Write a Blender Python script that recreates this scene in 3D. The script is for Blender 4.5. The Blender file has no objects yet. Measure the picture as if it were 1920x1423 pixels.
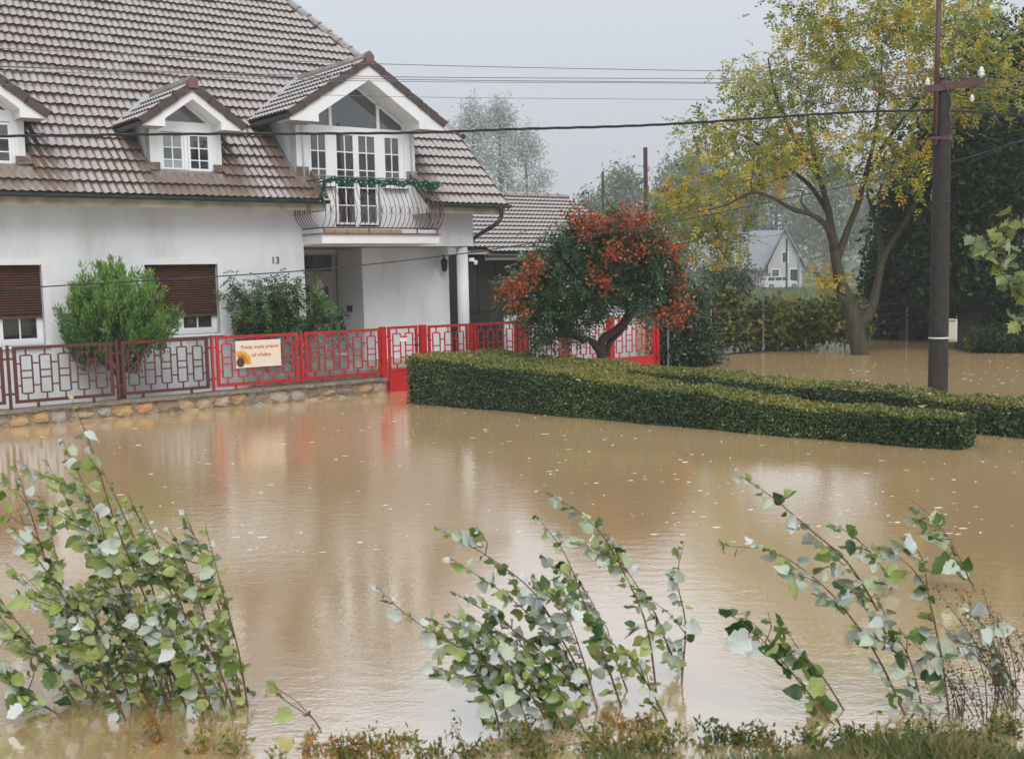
import bpy, math, random
import numpy as np
from mathutils import Vector, Matrix
rng = np.random.default_rng(7); random.seed(7)
S = bpy.context.scene; C = S.collection

# ------------------------------------------------------------------ camera, sky, sun, exposure
EYE = 2.3                                   # eye height above the flood water (z = 0)
FPX, CX, CY = 2140.98, 992.0, 744.0         # focal length and principal point in photo pixels (1920 wide)
M = np.array([[0.9997873147, 0.0206234155, 0.0],
              [-0.0021747042, 0.1054258789, -0.9944247859],
              [-0.0205084355, 0.9942132864, 0.1054483062]])   # camera axes -> world
cam_d = bpy.data.cameras.new('camera'); cam = bpy.data.objects.new('camera', cam_d); C.objects.link(cam)
S.camera = cam
cam_d.sensor_width = 36; cam_d.lens = FPX * 36 / 1920
cam_d.shift_x = -(CX - 960) / 1920; cam_d.shift_y = (CY - 711.5) / 1920
cam_d.clip_start = 0.1; cam_d.clip_end = 4000
mw = Matrix([list(M[0]) + [0], list(M[1]) + [0], list(M[2]) + [EYE], [0, 0, 0, 1]]); cam.matrix_world = mw
cam_d.dof.use_dof = True; cam_d.dof.focus_distance = 20; cam_d.dof.aperture_fstop = 5.0

world = bpy.data.worlds.new('World'); S.world = world; world.use_nodes = True
wn = world.node_tree.nodes; wl = world.node_tree.links
bg = wn['Background']
sky = wn.new('ShaderNodeTexSky'); sky.sky_type = 'NISHITA'; sky.sun_disc = False
SUN_EL, SUN_AZ = 42.0, 163.0
sky.sun_elevation = math.radians(SUN_EL); sky.sun_rotation = math.radians(SUN_AZ)
sky.dust_density = 3.0
hs = wn.new('ShaderNodeHueSaturation'); hs.inputs['Saturation'].default_value = 0.25
# the CIE standard overcast sky: luminance rises evenly with height as (1 + 2 sin h)
wtc = wn.new('ShaderNodeTexCoord'); wsx = wn.new('ShaderNodeSeparateXYZ'); wl.new(wtc.outputs['Generated'], wsx.inputs[0])
wmr = wn.new('ShaderNodeMapRange'); wmr.inputs[1].default_value = 0; wmr.inputs[2].default_value = 1; wmr.inputs[3].default_value = 1.0; wmr.inputs[4].default_value = 3.0
wl.new(wsx.outputs['Z'], wmr.inputs[0])
wmu = wn.new('ShaderNodeMix'); wmu.data_type = 'RGBA'; wmu.blend_type = 'MULTIPLY'; wmu.inputs[0].default_value = 1
wmu.inputs[6].default_value = (4.25, 4.55, 4.95, 1); wl.new(wmr.outputs[0], wmu.inputs[7])
mx = wn.new('ShaderNodeMix'); mx.data_type = 'RGBA'; mx.inputs[0].default_value = 0.9
wl.new(sky.outputs[0], hs.inputs['Color']); wl.new(hs.outputs[0], mx.inputs[6]); wl.new(wmu.outputs[2], mx.inputs[7]); wl.new(mx.outputs[2], bg.inputs[0])
bg.inputs[1].default_value = 0.10
sun_d = bpy.data.lights.new('sun', 'SUN'); sun_d.energy = 1.5; sun_d.angle = math.radians(35); sun_d.color = (1, .97, .93)
sun = bpy.data.objects.new('sun', sun_d); C.objects.link(sun)
az, el = math.radians(SUN_AZ), math.radians(SUN_EL)
sdir = Vector((math.sin(az) * math.cos(el), math.cos(az) * math.cos(el), math.sin(el)))
sun.rotation_euler = sdir.to_track_quat('Z', 'Y').to_euler(); sun.location = sdir * 60
S.view_settings.view_transform = 'Standard'; S.view_settings.look = 'None'
S.view_settings.exposure = 0.15; S.view_settings.gamma = 1.0; S.view_settings.use_curve_mapping = False
S.render.engine = 'CYCLES'
S.cycles.max_bounces = 8; S.cycles.diffuse_bounces = 3; S.cycles.glossy_bounces = 3
S.cycles.transparent_max_bounces = 8; S.cycles.volume_bounces = 1
S.cycles.use_denoising = True
S.cycles.volume_step_rate = 4

# ------------------------------------------------------------------ helpers
O3 = np.array([0, 0, EYE])
def ray(px, py): return M @ np.array([(px - CX) / FPX, -(py - CY) / FPX, -1.0])
def onz(px, py, z=0.0):
    r = ray(px, py); return O3 + r * ((z - EYE) / r[2])
def dep(px, py, Y):
    r = ray(px, py); return O3 + r * (Y / r[1])
UD = np.array([0.794132365, 0.607744837, 0.0]); WD = np.array([-0.607744837, 0.794132365, 0.0])
ANG = math.atan2(UD[1], UD[0]); WW = 22.1
def hw(u, v, z): return UD * u + WD * (WW + v) + np.array([0, 0, z])
FV = -2.02                                   # the street fence, in house coordinates

def nrm(v):
    v = np.asarray(v, float); return v / (np.linalg.norm(v, axis=-1, keepdims=True) + 1e-12)

def tag(o, label=None, cat=None, group=None, kind=None):
    if label: o['label'] = label
    if cat: o['category'] = cat
    if group: o['group'] = group
    if kind: o['kind'] = kind
    return o
def link(o, parent=None):
    C.objects.link(o)
    if parent is not None: o.parent = parent
    return o
def empty(name, loc=(0, 0, 0), rz=0.0, label=None, cat=None, group=None):
    o = bpy.data.objects.new(name, None); o.empty_display_size = .2
    o.location = tuple(float(a) for a in loc); o.rotation_euler = (0, 0, rz)
    C.objects.link(o); return tag(o, label, cat, group)

class MB:
    def __init__(s): s.v = []; s.f = []; s.m = []; s.cur = 0
    def add(s, vs, fs):
        b = len(s.v); s.v += [tuple(float(c) for c in p) for p in vs]
        s.f += [tuple(b + i for i in f) for f in fs]; s.m += [s.cur] * len(fs); return s
    def box(s, x0, x1, y0, y1, z0, z1):
        return s.add([(x, y, z) for x in (x0, x1) for y in (y0, y1) for z in (z0, z1)],
                     [(0, 1, 3, 2), (4, 6, 7, 5), (0, 4, 5, 1), (2, 3, 7, 6), (0, 2, 6, 4), (1, 5, 7, 3)])
    def prism(s, poly, d):                   # poly: 3-D points (counter-clockwise seen against d), extruded by vector d
        n = len(poly); p = [tuple(q) for q in poly]; q = [tuple(np.array(a) + np.array(d)) for a in p]
        return s.add(p + q, [tuple(range(n))[::-1], tuple(range(n, 2 * n))] + [(i, (i + 1) % n, n + (i + 1) % n, n + i) for i in range(n)])
    def tube(s, pts, rad, n=6, cap=True):
        pts = np.asarray(pts, float); k = len(pts)
        rad = np.full(k, rad, float) if np.isscalar(rad) else np.asarray(rad, float)
        t = nrm(np.gradient(pts, axis=0)); a = np.array([0, 0, 1.0]) if abs(t[0][2]) < .9 else np.array([1.0, 0, 0])
        vs = []; x = nrm(np.cross(a, t[0]))
        for i in range(k):
            x = nrm(x - t[i] * (x @ t[i])); y = np.cross(t[i], x)
            for j in range(n):
                w = 2 * math.pi * j / n; vs.append(pts[i] + rad[i] * (math.cos(w) * x + math.sin(w) * y))
        fs = [(i * n + j, i * n + (j + 1) % n, (i + 1) * n + (j + 1) % n, (i + 1) * n + j) for i in range(k - 1) for j in range(n)]
        if cap: fs += [tuple(range(n))[::-1], tuple((k - 1) * n + j for j in range(n))]
        return s.add(vs, fs)
    def lathe(s, prof, c=(0, 0, 0), n=12):
        vs = [(c[0] + r * math.cos(2 * math.pi * j / n), c[1] + r * math.sin(2 * math.pi * j / n), c[2] + z) for r, z in prof for j in range(n)]
        k = len(prof)
        fs = [(i * n + j, i * n + (j + 1) % n, (i + 1) * n + (j + 1) % n, (i + 1) * n + j) for i in range(k - 1) for j in range(n)]
        fs += [tuple(range(n))[::-1], tuple((k - 1) * n + j for j in range(n))]
        return s.add(vs, fs)
    def mesh(s, name, mats, off=(0, 0, 0), smooth=False):
        me = bpy.data.meshes.new(name)
        me.from_pydata([(a - off[0], b - off[1], c - off[2]) for a, b, c in s.v], [], s.f)
        for m_ in (mats if isinstance(mats, (list, tuple)) else [mats]): me.materials.append(m_)
        me.polygons.foreach_set('material_index', s.m)
        if smooth: me.polygons.foreach_set('use_smooth', [True] * len(s.f))
        me.update(); return me
    def build(s, name, mats, parent=None, off=(0, 0, 0), smooth=False, loc=None, rz=None, bevel=0):
        o = bpy.data.objects.new(name, s.mesh(name, mats, off, smooth)); link(o, parent)
        if loc is not None: o.location = tuple(float(c) for c in loc)
        if rz is not None: o.rotation_euler = (0, 0, rz)
        if bevel:
            b = o.modifiers.new('bevel', 'BEVEL'); b.width = bevel; b.segments = 2; b.limit_method = 'ANGLE'
        return o

def np_mesh(name, verts, faces, mat, rnd=None, smooth=False):
    verts = np.asarray(verts, np.float32); faces = np.asarray(faces, np.int32); n, k = faces.shape
    me = bpy.data.meshes.new(name)
    me.vertices.add(len(verts)); me.vertices.foreach_set('co', verts.ravel())
    me.loops.add(n * k); me.loops.foreach_set('vertex_index', faces.ravel())
    me.polygons.add(n); me.polygons.foreach_set('loop_start', np.arange(0, n * k, k, dtype=np.int32))
    me.materials.append(mat)
    if rnd is not None:
        a = me.attributes.new('rnd', 'FLOAT', 'FACE'); a.data.foreach_set('value', np.asarray(rnd, np.float32))
    if smooth: me.polygons.foreach_set('use_smooth', np.ones(n, bool))
    me.update(calc_edges=True); return me
def leaf_quads(P, D, N, L, W, fold=.25):
    """one folded four-cornered leaf for each point"""
    n = len(P); D = nrm(D); N = nrm(N - D * np.sum(N * D, 1, keepdims=True)); X = np.cross(D, N)
    L = np.broadcast_to(L, (n,))[:, None]; W = np.broadcast_to(W, (n,))[:, None]
    mid = P + D * L * .45
    V = np.stack([P, mid + X * W * .5 - N * W * fold, P + D * L, mid - X * W * .5 - N * W * fold], 1).reshape(-1, 3)
    return V, np.arange(4 * n).reshape(n, 4)
def leaf_obj(name, parent, mat, P, D, N, L, W, rnd, loc=(0, 0, 0), fold=.25, kind='stuff'):
    V, F = leaf_quads(P, D, N, L, W, fold)
    o = bpy.data.objects.new(name, np_mesh(name, V - np.asarray(loc), F, mat, rnd)); link(o, parent)
    if kind: o['kind'] = kind
    return o
def rdir(n):
    return nrm(rng.normal(size=(n, 3)))
def spline(pts, n=8):
    p = np.asarray(pts, float); p = np.vstack([2 * p[0] - p[1], p, 2 * p[-1] - p[-2]]); out = []
    for i in range(1, len(p) - 2):
        for t in np.linspace(0, 1, n, endpoint=False):
            a, b, c, d = p[i - 1], p[i], p[i + 1], p[i + 2]
            out.append(.5 * ((2 * b) + (c - a) * t + (2 * a - 5 * b + 4 * c - d) * t * t + (3 * b - a - 3 * c + d) * t ** 3))
    out.append(p[-2]); return np.array(out)

# ------------------------------------------------------------------ materials
def mat(name, col, rough=.6, var=0.0, scale=6.0, col2=None, bump=0.0, bscale=40.0, spec=.5, metal=0.0, coat=0.0, coat_ior=1.5, coat_rough=.1, stretch=None, lo=.35, hi=.65):
    m = bpy.data.materials.new(name); m.use_nodes = True; nt = m.node_tree; b = nt.nodes['Principled BSDF']
    b.inputs['Roughness'].default_value = rough; b.inputs['Specular IOR Level'].default_value = spec; b.inputs['Metallic'].default_value = metal
    if coat:
        b.inputs['Coat Weight'].default_value = coat; b.inputs['Coat IOR'].default_value = coat_ior; b.inputs['Coat Roughness'].default_value = coat_rough
    b.inputs['Base Color'].default_value = (*col, 1)
    tc = nt.nodes.new('ShaderNodeTexCoord'); vec = tc.outputs['Object']
    if stretch:
        mp = nt.nodes.new('ShaderNodeMapping'); mp.inputs['Scale'].default_value = stretch; nt.links.new(vec, mp.inputs[0]); vec = mp.outputs[0]
    if var or col2:
        no = nt.nodes.new('ShaderNodeTexNoise'); no.inputs['Scale'].default_value = scale; no.inputs['Detail'].default_value = 6; no.inputs['Roughness'].default_value = .62
        nt.links.new(vec, no.inputs['Vector'])
        cr = nt.nodes.new('ShaderNodeValToRGB'); cr.color_ramp.elements[0].position = lo; cr.color_ramp.elements[1].position = hi
        c2 = col2 if col2 else tuple(c * (1 - var) for c in col)
        cr.color_ramp.elements[0].color = (*col, 1); cr.color_ramp.elements[1].color = (*c2, 1)
        nt.links.new(no.outputs[0], cr.inputs[0]); nt.links.new(cr.outputs[0], b.inputs['Base Color'])
    if bump:
        n2 = nt.nodes.new('ShaderNodeTexNoise'); n2.inputs['Scale'].default_value = bscale; n2.inputs['Detail'].default_value = 5
        nt.links.new(vec, n2.inputs['Vector']); bu = nt.nodes.new('ShaderNodeBump'); bu.inputs['Strength'].default_value = bump; bu.inputs['Distance'].default_value = .02
        nt.links.new(n2.outputs[0], bu.inputs['Height']); nt.links.new(bu.outputs[0], b.inputs['Normal'])
    return m
def leaf_mat(name, cols, rough=.4, trans=.25, spec=.5):
    """colours picked leaf by leaf; a little light passes through"""
    m = bpy.data.materials.new(name); m.use_nodes = True; nt = m.node_tree; b = nt.nodes['Principled BSDF']; out = nt.nodes['Material Output']
    at = nt.nodes.new('ShaderNodeAttribute'); at.attribute_name = 'rnd'
    cr = nt.nodes.new('ShaderNodeValToRGB'); el_ = cr.color_ramp.elements
    while len(el_) < len(cols): el_.new(.5)
    for i, c in enumerate(cols): el_[i].position = i / max(1, len(cols) - 1); el_[i].color = (*c, 1)
    nt.links.new(at.outputs['Fac'], cr.inputs[0]); nt.links.new(cr.outputs[0], b.inputs['Base Color'])
    b.inputs['Roughness'].default_value = rough; b.inputs['Specular IOR Level'].default_value = spec
    tr = nt.nodes.new('ShaderNodeBsdfTranslucent'); nt.links.new(cr.outputs[0], tr.inputs[0])
    ms = nt.nodes.new('ShaderNodeMixShader'); ms.inputs[0].default_value = trans
    nt.links.new(b.outputs[0], ms.inputs[1]); nt.links.new(tr.outputs[0], ms.inputs[2]); nt.links.new(ms.outputs[0], out.inputs[0])
    return m
def obj_rand_mat(name, cols, rough=.6, bump=.4, bscale=30, spec=.5, nscale=8.0, coat=0, coat_ior=1.5, coat_rough=.15, nfac=.5):
    """colours picked object by object, mottled by noise"""
    m = mat(name, cols[0], rough, bump=bump, bscale=bscale, spec=spec, coat=coat, coat_ior=coat_ior, coat_rough=coat_rough); nt = m.node_tree; b = nt.nodes['Principled BSDF']
    oi = nt.nodes.new('ShaderNodeObjectInfo'); cr = nt.nodes.new('ShaderNodeValToRGB'); el_ = cr.color_ramp.elements
    while len(el_) < len(cols): el_.new(.5)
    for i, c in enumerate(cols): el_[i].position = i / (len(cols) - 1); el_[i].color = (*c, 1)
    nt.links.new(oi.outputs['Random'], cr.inputs[0])
    tc = nt.nodes.new('ShaderNodeTexCoord'); no = nt.nodes.new('ShaderNodeTexNoise'); no.inputs['Scale'].default_value = nscale; no.inputs['Detail'].default_value = 6
    nt.links.new(tc.outputs['Object'], no.inputs['Vector'])
    mr = nt.nodes.new('ShaderNodeMapRange'); mr.inputs[3].default_value = 1 - nfac; mr.inputs[4].default_value = 1 + nfac
    nt.links.new(no.outputs[0], mr.inputs[0])
    mm = nt.nodes.new('ShaderNodeMix'); mm.data_type = 'RGBA'; mm.blend_type = 'MULTIPLY'; mm.inputs[0].default_value = 1
    nt.links.new(cr.outputs[0], mm.inputs[6]); nt.links.new(mr.outputs[0], mm.inputs[7]); nt.links.new(mm.outputs[2], b.inputs['Base Color'])
    return m

PLASTER = mat('plaster', (.74, .75, .77), .85, scale=1.6, col2=(.54, .53, .51), bump=.3, bscale=160, lo=.45, hi=.85, stretch=(1, 1, .35))
PLASTER2 = mat('fascia_plaster', (.76, .76, .76), .8, scale=2.5, col2=(.68, .67, .65), bump=.12, bscale=120, lo=.45, hi=.8)
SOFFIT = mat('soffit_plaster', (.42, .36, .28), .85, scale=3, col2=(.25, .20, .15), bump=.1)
PVC = mat('white_window_plastic', (.80, .81, .82), .35)
GLASS = mat('window_glass', (.012, .015, .018), .03, spec=1.0, scale=1.6, col2=(.055, .05, .045), coat=1.0, coat_ior=1.9, coat_rough=.02)
CURTAIN = mat('net_curtain_behind_glass', (.36, .38, .40), .12, scale=5, col2=(.27, .29, .31), spec=.6)
SHUT = mat('brown_shutter', (.13, .05, .03), .5, scale=9, col2=(.05, .022, .016), bump=.2, stretch=(1, 1, 6))
TILE = obj_rand_mat('roof_tile', [(.155, .092, .062), (.20, .115, .072), (.165, .108, .08), (.22, .15, .115)], .45, bump=.25, bscale=60, coat=1.0, coat_ior=3.1, coat_rough=.30, nfac=.35)
TILEJ = mat('roof_tile_joined', (.165, .105, .076), .45, scale=2.6, col2=(.215, .145, .108), bump=.25, bscale=60, coat=1.0, coat_ior=3.1, coat_rough=.30)
MOSS_SHADE = mat('mossy_shadow_edge', (.028, .024, .012), .9, scale=14, col2=(.07, .055, .02), bump=.5)  # moss plus the shadow line under each course, darkened into one colour
RIDGE = mat('ridge_tile_grey', (.30, .28, .28), .5, scale=6, col2=(.22, .17, .15), coat=.6, coat_ior=1.8, bump=.2)
VERGE = mat('verge_tile_brown', (.085, .048, .042), .55, scale=8, col2=(.05, .035, .035), coat=.3, bump=.2)
CAPT = mat('ridge_cap_red', (.21, .10, .085), .6, scale=10, col2=(.15, .075, .065))
FLASH = mat('brown_flashing', (.10, .045, .03), .4, scale=7, col2=(.20, .14, .12), coat=.5)
LEADF = mat('pale_valley_metal', (.36, .42, .46), .4, scale=5, col2=(.30, .33, .35))
GUTTER = mat('dark_gutter', (.018, .022, .024), .35, scale=5, col2=(.035, .045, .045))
DARKW = mat('dark_timber', (.018, .014, .012), .7, scale=5, col2=(.03, .024, .02), bump=.2)
IRON = mat('rusty_iron', (.10, .032, .026), .55, scale=20, col2=(.045, .022, .02))
REDP = mat('red_paint', (.50, .010, .012), .42, scale=9, col2=(.36, .008, .010), bump=.08)
REDR = mat('weathered_red_paint', (.115, .013, .011), .6, scale=16, col2=(.06, .011, .009), bump=.2)
MORT = mat('mortar', (.36, .26, .16), .9, scale=7, col2=(.10, .08, .055), bump=.6, bscale=30)
STONE = obj_rand_mat('field_stone', [(.30, .27, .23), (.38, .22, .09), (.26, .25, .23), (.42, .26, .10), (.16, .12, .09), (.34, .30, .25), (.46, .20, .06)], .65, bump=.7, bscale=14, nscale=11, nfac=.7)
CAPC = mat('mossy_cap', (.13, .10, .07), .9, scale=18, col2=(.28, .23, .17), bump=.7, bscale=40)
BEIGET = mat('beige_paver', (.45, .36, .27), .55, scale=5, col2=(.38, .30, .22))
ORNGT = mat('orange_paver', (.55, .33, .17), .55, scale=9, col2=(.48, .30, .18))
CONC = mat('wet_concrete', (.036, .030, .024), .7, scale=9, col2=(.018, .015, .013), bump=.6, bscale=60, spec=.3)
RUSTP = mat('rust_red_steel', (.10, .032, .03), .5, scale=12, col2=(.055, .025, .025))
WIRE = mat('black_cable', (.012, .013, .015), .4)
ALU = mat('aluminium_wire', (.16, .15, .17), .4, metal=.4)
PORC = mat('white_porcelain', (.68, .68, .66), .2)
PORCB = mat('brown_porcelain', (.16, .09, .09), .25)
STEEL = mat('galvanised_steel', (.22, .24, .26), .5, metal=.3)
BARK = mat('wet_bark', (.026, .020, .013), .85, scale=9, col2=(.06, .05, .024), bump=.9, bscale=22, stretch=(1, 1, .35))
BARKD = mat('dark_bark', (.016, .013, .011), .8, scale=8, col2=(.028, .022, .018), bump=.6, bscale=20, stretch=(1, 1, .35))
STEMM = mat('brown_sapling_stem', (.17, .085, .035), .55, scale=20, col2=(.09, .05, .025))
WHITE = mat('white_sheet', (.72, .74, .75), .6, scale=3, col2=(.64, .66, .68))
BLACK = mat('black_metal', (.012, .012, .012), .5)

def tri_surface(): pass

# ------------------------------------------------------------------ setting: ground, water
def gheight(x, y):
    x = np.asarray(x, float); y = np.asarray(y, float)
    z = np.full(np.broadcast(x, y).shape, -.55)
    u = x * UD[0] + y * UD[1]; v = x * WD[0] + y * WD[1] - WW
    def sm(a, b, t): t = np.clip((t - a) / (b - a), 0, 1); return t * t * (3 - 2 * t)
    # the raised plot of the house, behind the stone wall
    plot = sm(FV + .12, FV + .2, v) * (1 - sm(15.1, 16.2, u)) * (1 - sm(16, 18, v))
    z = z + plot * .58
    # the driveway gate side, almost drowned
    z = z + sm(FV + .1, FV + 1.6, v) * sm(15.1, 16.2, u) * (1 - sm(19.2, 20.5, u)) * (1 - sm(12, 16, v)) * .62
    # near bank under the camera, lower on the left
    edge = 5.30 + .12 * x + .16 * np.sin(x * 1.9) + .12 * np.sin(x * 4.1 + 1) - 1.2 * (1 - sm(-1.4, .3, x))
    z = z + (1 - sm(edge - 2.2, edge + 1.1, y)) * 1.15
    # meadow beyond the flood
    z = z + sm(46, 74, y + .12 * x) * .75
    z = z + sm(160, 700, y) * 6
    return z + .03 * np.sin(x * 2.3 + y * 1.1) * np.sin(y * 1.7 - x * .6) * (np.abs(y) < 120)
def axis(lo, hi, core0, core1, step, n_out):
    c = np.arange(core0, core1 + step, step)
    a = core0 - np.geomspace(step, core0 - lo, n_out)[::-1]; b = core1 + step + np.geomspace(step, hi - core1, n_out)
    return np.concatenate([a, c, b])
xs = axis(-1500, 1500, -16, 26, .4, 26); ys = axis(-60, 2500, -1, 40, .3, 40)
X, Y = np.meshgrid(xs, ys); Z = gheight(X, Y)
gv = np.stack([X, Y, Z], -1).reshape(-1, 3); nx, ny = len(xs), len(ys)
ii = (np.arange(ny - 1)[:, None] * nx + np.arange(nx - 1)[None, :]).ravel()
gf = np.stack([ii, ii + 1, ii + nx + 1, ii + nx], 1)
GROUND = mat('meadow_and_mud', (.07, .085, .03), .9, scale=.9, col2=(.13, .115, .055), bump=.6, bscale=6)
g = bpy.data.objects.new('ground', np_mesh('ground', gv, gf, GROUND, smooth=True)); link(g); tag(g, kind='structure')

WATER = bpy.data.materials.new('muddy_flood_water'); WATER.use_nodes = True
nt = WATER.node_tree; b = nt.nodes['Principled BSDF']
b.inputs['Roughness'].default_value = .05; b.inputs['IOR'].default_value = 3.1
tc = nt.nodes.new('ShaderNodeTexCoord')
n0 = nt.nodes.new('ShaderNodeTexNoise'); n0.inputs['Scale'].default_value = .18; n0.inputs['Detail'].default_value = 4
nt.links.new(tc.outputs['Object'], n0.inputs['Vector'])
cr = nt.nodes.new('ShaderNodeValToRGB'); cr.color_ramp.elements[0].color = (.54, .355, .170, 1); cr.color_ramp.elements[1].color = (.60, .41, .215, 1)
cr.color_ramp.elements[0].position = .35; cr.color_ramp.elements[1].position = .7
nt.links.new(n0.outputs[0], cr.inputs[0]); nt.links.new(cr.outputs[0], b.inputs['Base Color'])
def noise_h(scale, detail, stretch):
    mp = nt.nodes.new('ShaderNodeMapping'); mp.inputs['Scale'].default_value = stretch; mp.inputs['Rotation'].default_value = (0, 0, .25)
    nt.links.new(tc.outputs['Object'], mp.inputs[0]); q = nt.nodes.new('ShaderNodeTexNoise'); q.inputs['Scale'].default_value = scale; q.inputs['Detail'].default_value = detail
    nt.links.new(mp.outputs[0], q.inputs['Vector']); return q.outputs[0]
ha = noise_h(6.0, 4, (.8, 1.4, 1)); hb = noise_h(30.0, 3, (.9, 1.2, 1)); patch = noise_h(.22, 3, (1, 1, 1))
mrp = nt.nodes.new('ShaderNodeMapRange'); mrp.inputs[1].default_value = .38; mrp.inputs[2].default_value = .62; mrp.inputs[3].default_value = .35; mrp.inputs[4].default_value = 1.0
nt.links.new(patch, mrp.inputs[0])
b1 = nt.nodes.new('ShaderNodeBump'); b1.inputs['Distance'].default_value = .008
b2 = nt.nodes.new('ShaderNodeBump'); b2.inputs['Distance'].default_value = .004
mu = nt.nodes.new('ShaderNodeMath'); mu.operation = 'MULTIPLY'; mu.inputs[1].default_value = .42
nt.links.new(mrp.outputs[0], mu.inputs[0]); nt.links.new(mu.outputs[0], b1.inputs['Strength']); nt.links.new(mu.outputs[0], b2.inputs['Strength'])
nt.links.new(ha, b1.inputs['Height']); nt.links.new(hb, b2.inputs['Height']); nt.links.new(b1.outputs[0], b2.inputs['Normal']); nt.links.new(b2.outputs[0], b.inputs['Normal'])
gl_ = nt.nodes.new('ShaderNodeBsdfGlossy'); gl_.inputs['Roughness'].default_value = .05; gl_.inputs['Color'].default_value = (.97, .98, 1, 1)
b.inputs['Specular IOR Level'].default_value = 0.0; b.inputs['Roughness'].default_value = .6; b.inputs['IOR'].default_value = 1.33
lw = nt.nodes.new('ShaderNodeFresnel'); lw.inputs['IOR'].default_value = 1.33
mrf = nt.nodes.new('ShaderNodeMapRange'); mrf.inputs[1].default_value = .02; mrf.inputs[2].default_value = .6; mrf.inputs[3].default_value = .58; mrf.inputs[4].default_value = .66
nt.links.new(lw.outputs[0], mrf.inputs[0]); nt.links.new(b2.outputs[0], gl_.inputs['Normal'])
msw = nt.nodes.new('ShaderNodeMixShader'); nt.links.new(mrf.outputs[0], msw.inputs[0]); nt.links.new(b.outputs[0], msw.inputs[1]); nt.links.new(gl_.outputs[0], msw.inputs[2]); nt.links.new(msw.outputs[0], nt.nodes['Material Output'].inputs[0])
w = MB().add([(-220, -40, 0), (220, -40, 0), (220, 100, 0), (-220, 100, 0)], [(0, 1, 2, 3)]).build('water', WATER); tag(w, kind='structure')

# ------------------------------------------------------------------ the house
OFF = (8.0, 4.0, 0.0)
house = empty('house', hw(8, 4, 0), ANG, 'white rendered house with brown tiled roof, dormers and a balcony, numbered 13', 'house')
TAN = math.tan(math.radians(42)); COS = math.cos(math.radians(42)); SIN = math.sin(math.radians(42))
EV, EZ = -.65, 3.93
def rz_(v): return EZ + TAN * (v - EV)                       # height of the main roof plane
UL, UR, HIPV, RV = -3.0, 15.9, 1.38, 5.6                      # left end, right verge, start of the half hip, ridge
def hb(mb, name, mats, parent=None, **k): return mb.build(name, mats, parent if parent else house, OFF if not parent or parent is house else (0, 0, 0), **k)
def sub(mb, name, mats, parent, **k):                         # a sub-part: its parent sits at the house origin
    return mb.build(name, mats, parent, OFF, **k)
def cells(mb, u0, u1, z0, z1, v0, v1, holes):
    us = sorted({u0, u1, *[min(max(h[i], u0), u1) for h in holes for i in (0, 1)]}); zs = sorted({z0, z1, *[min(max(h[i], z0), z1) for h in holes for i in (2, 3)]})
    for a, b_ in zip(us, us[1:]):
        for c, d in zip(zs, zs[1:]):
            m_, n_ = (a + b_) / 2, (c + d) / 2
            if not any(h[0] < m_ < h[1] and h[2] < n_ < h[3] for h in holes): mb.box(a, b_, v0, v1, c, d)
PU = 11.02                                                   # left side of the porch
W1 = (7.63, 9.10, 1.28, 2.66); W2 = (4.27, 5.74, 1.22, 2.68)
mb = MB(); cells(mb, UL, PU, -.3, 3.01, 0, .32, [W1, W2]); cells(mb, UL, 10.95, 3.01, 4.44, 0, .32, []); cells(mb, 13.84, 15.37, 3.01, 4.44, 0, .32, [])
mb.box(PU - .3, PU, .32, 2.0, -.3, 3.0)                       # porch left flank
wall = hb(mb, 'wall', PLASTER)
mb = MB(); mb.box(12.85, 15.19, .8, 1.1, -.3, 3.0); mb.box(12.85, 13.1, 1.1, 2.0, -.3, 3.0); mb.box(PU - .3, 12.85, 2.0, 2.25, 2.9, 3.0)
mb.box(14.9, 15.19, 1.1, 11.2, -.3, 3.0); hb(mb, 'porch_wall', PLASTER)
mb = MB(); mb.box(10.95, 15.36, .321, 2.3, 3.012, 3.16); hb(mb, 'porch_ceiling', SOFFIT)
mb = MB(); mb.box(PU, 15.6, -.2, 2.0, .2, .46); hb(mb, 'porch_floor', BEIGET)
# gable wall on the right and the back wall
mb = MB(); mb.prism([(15.36, .02, 3.01), (15.36, 11.18, 3.01), (15.36, 11.18, 4.4), (15.36, 9.8, rz_(HIPV)), (15.36, HIPV, rz_(HIPV)), (15.36, .02, 4.4)], (-.3, 0, 0))
mb.box(UL, 15.0, 10.9, 11.2, -.3, 4.4); mb.prism([(UL, .02, -.3), (UL, 11.18, -.3), (UL, 11.18, 4.4), (UL, RV, 9.4), (UL, .02, 4.4)], (.3, 0, 0))
hb(mb, 'gable_wall', PLASTER)
mb = MB(); mb.lathe([(.135, -.2), (.135, 3.0)], (15.15, .16, 0), 20); hb(mb, 'porch_column', PLASTER, smooth=True)
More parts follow.
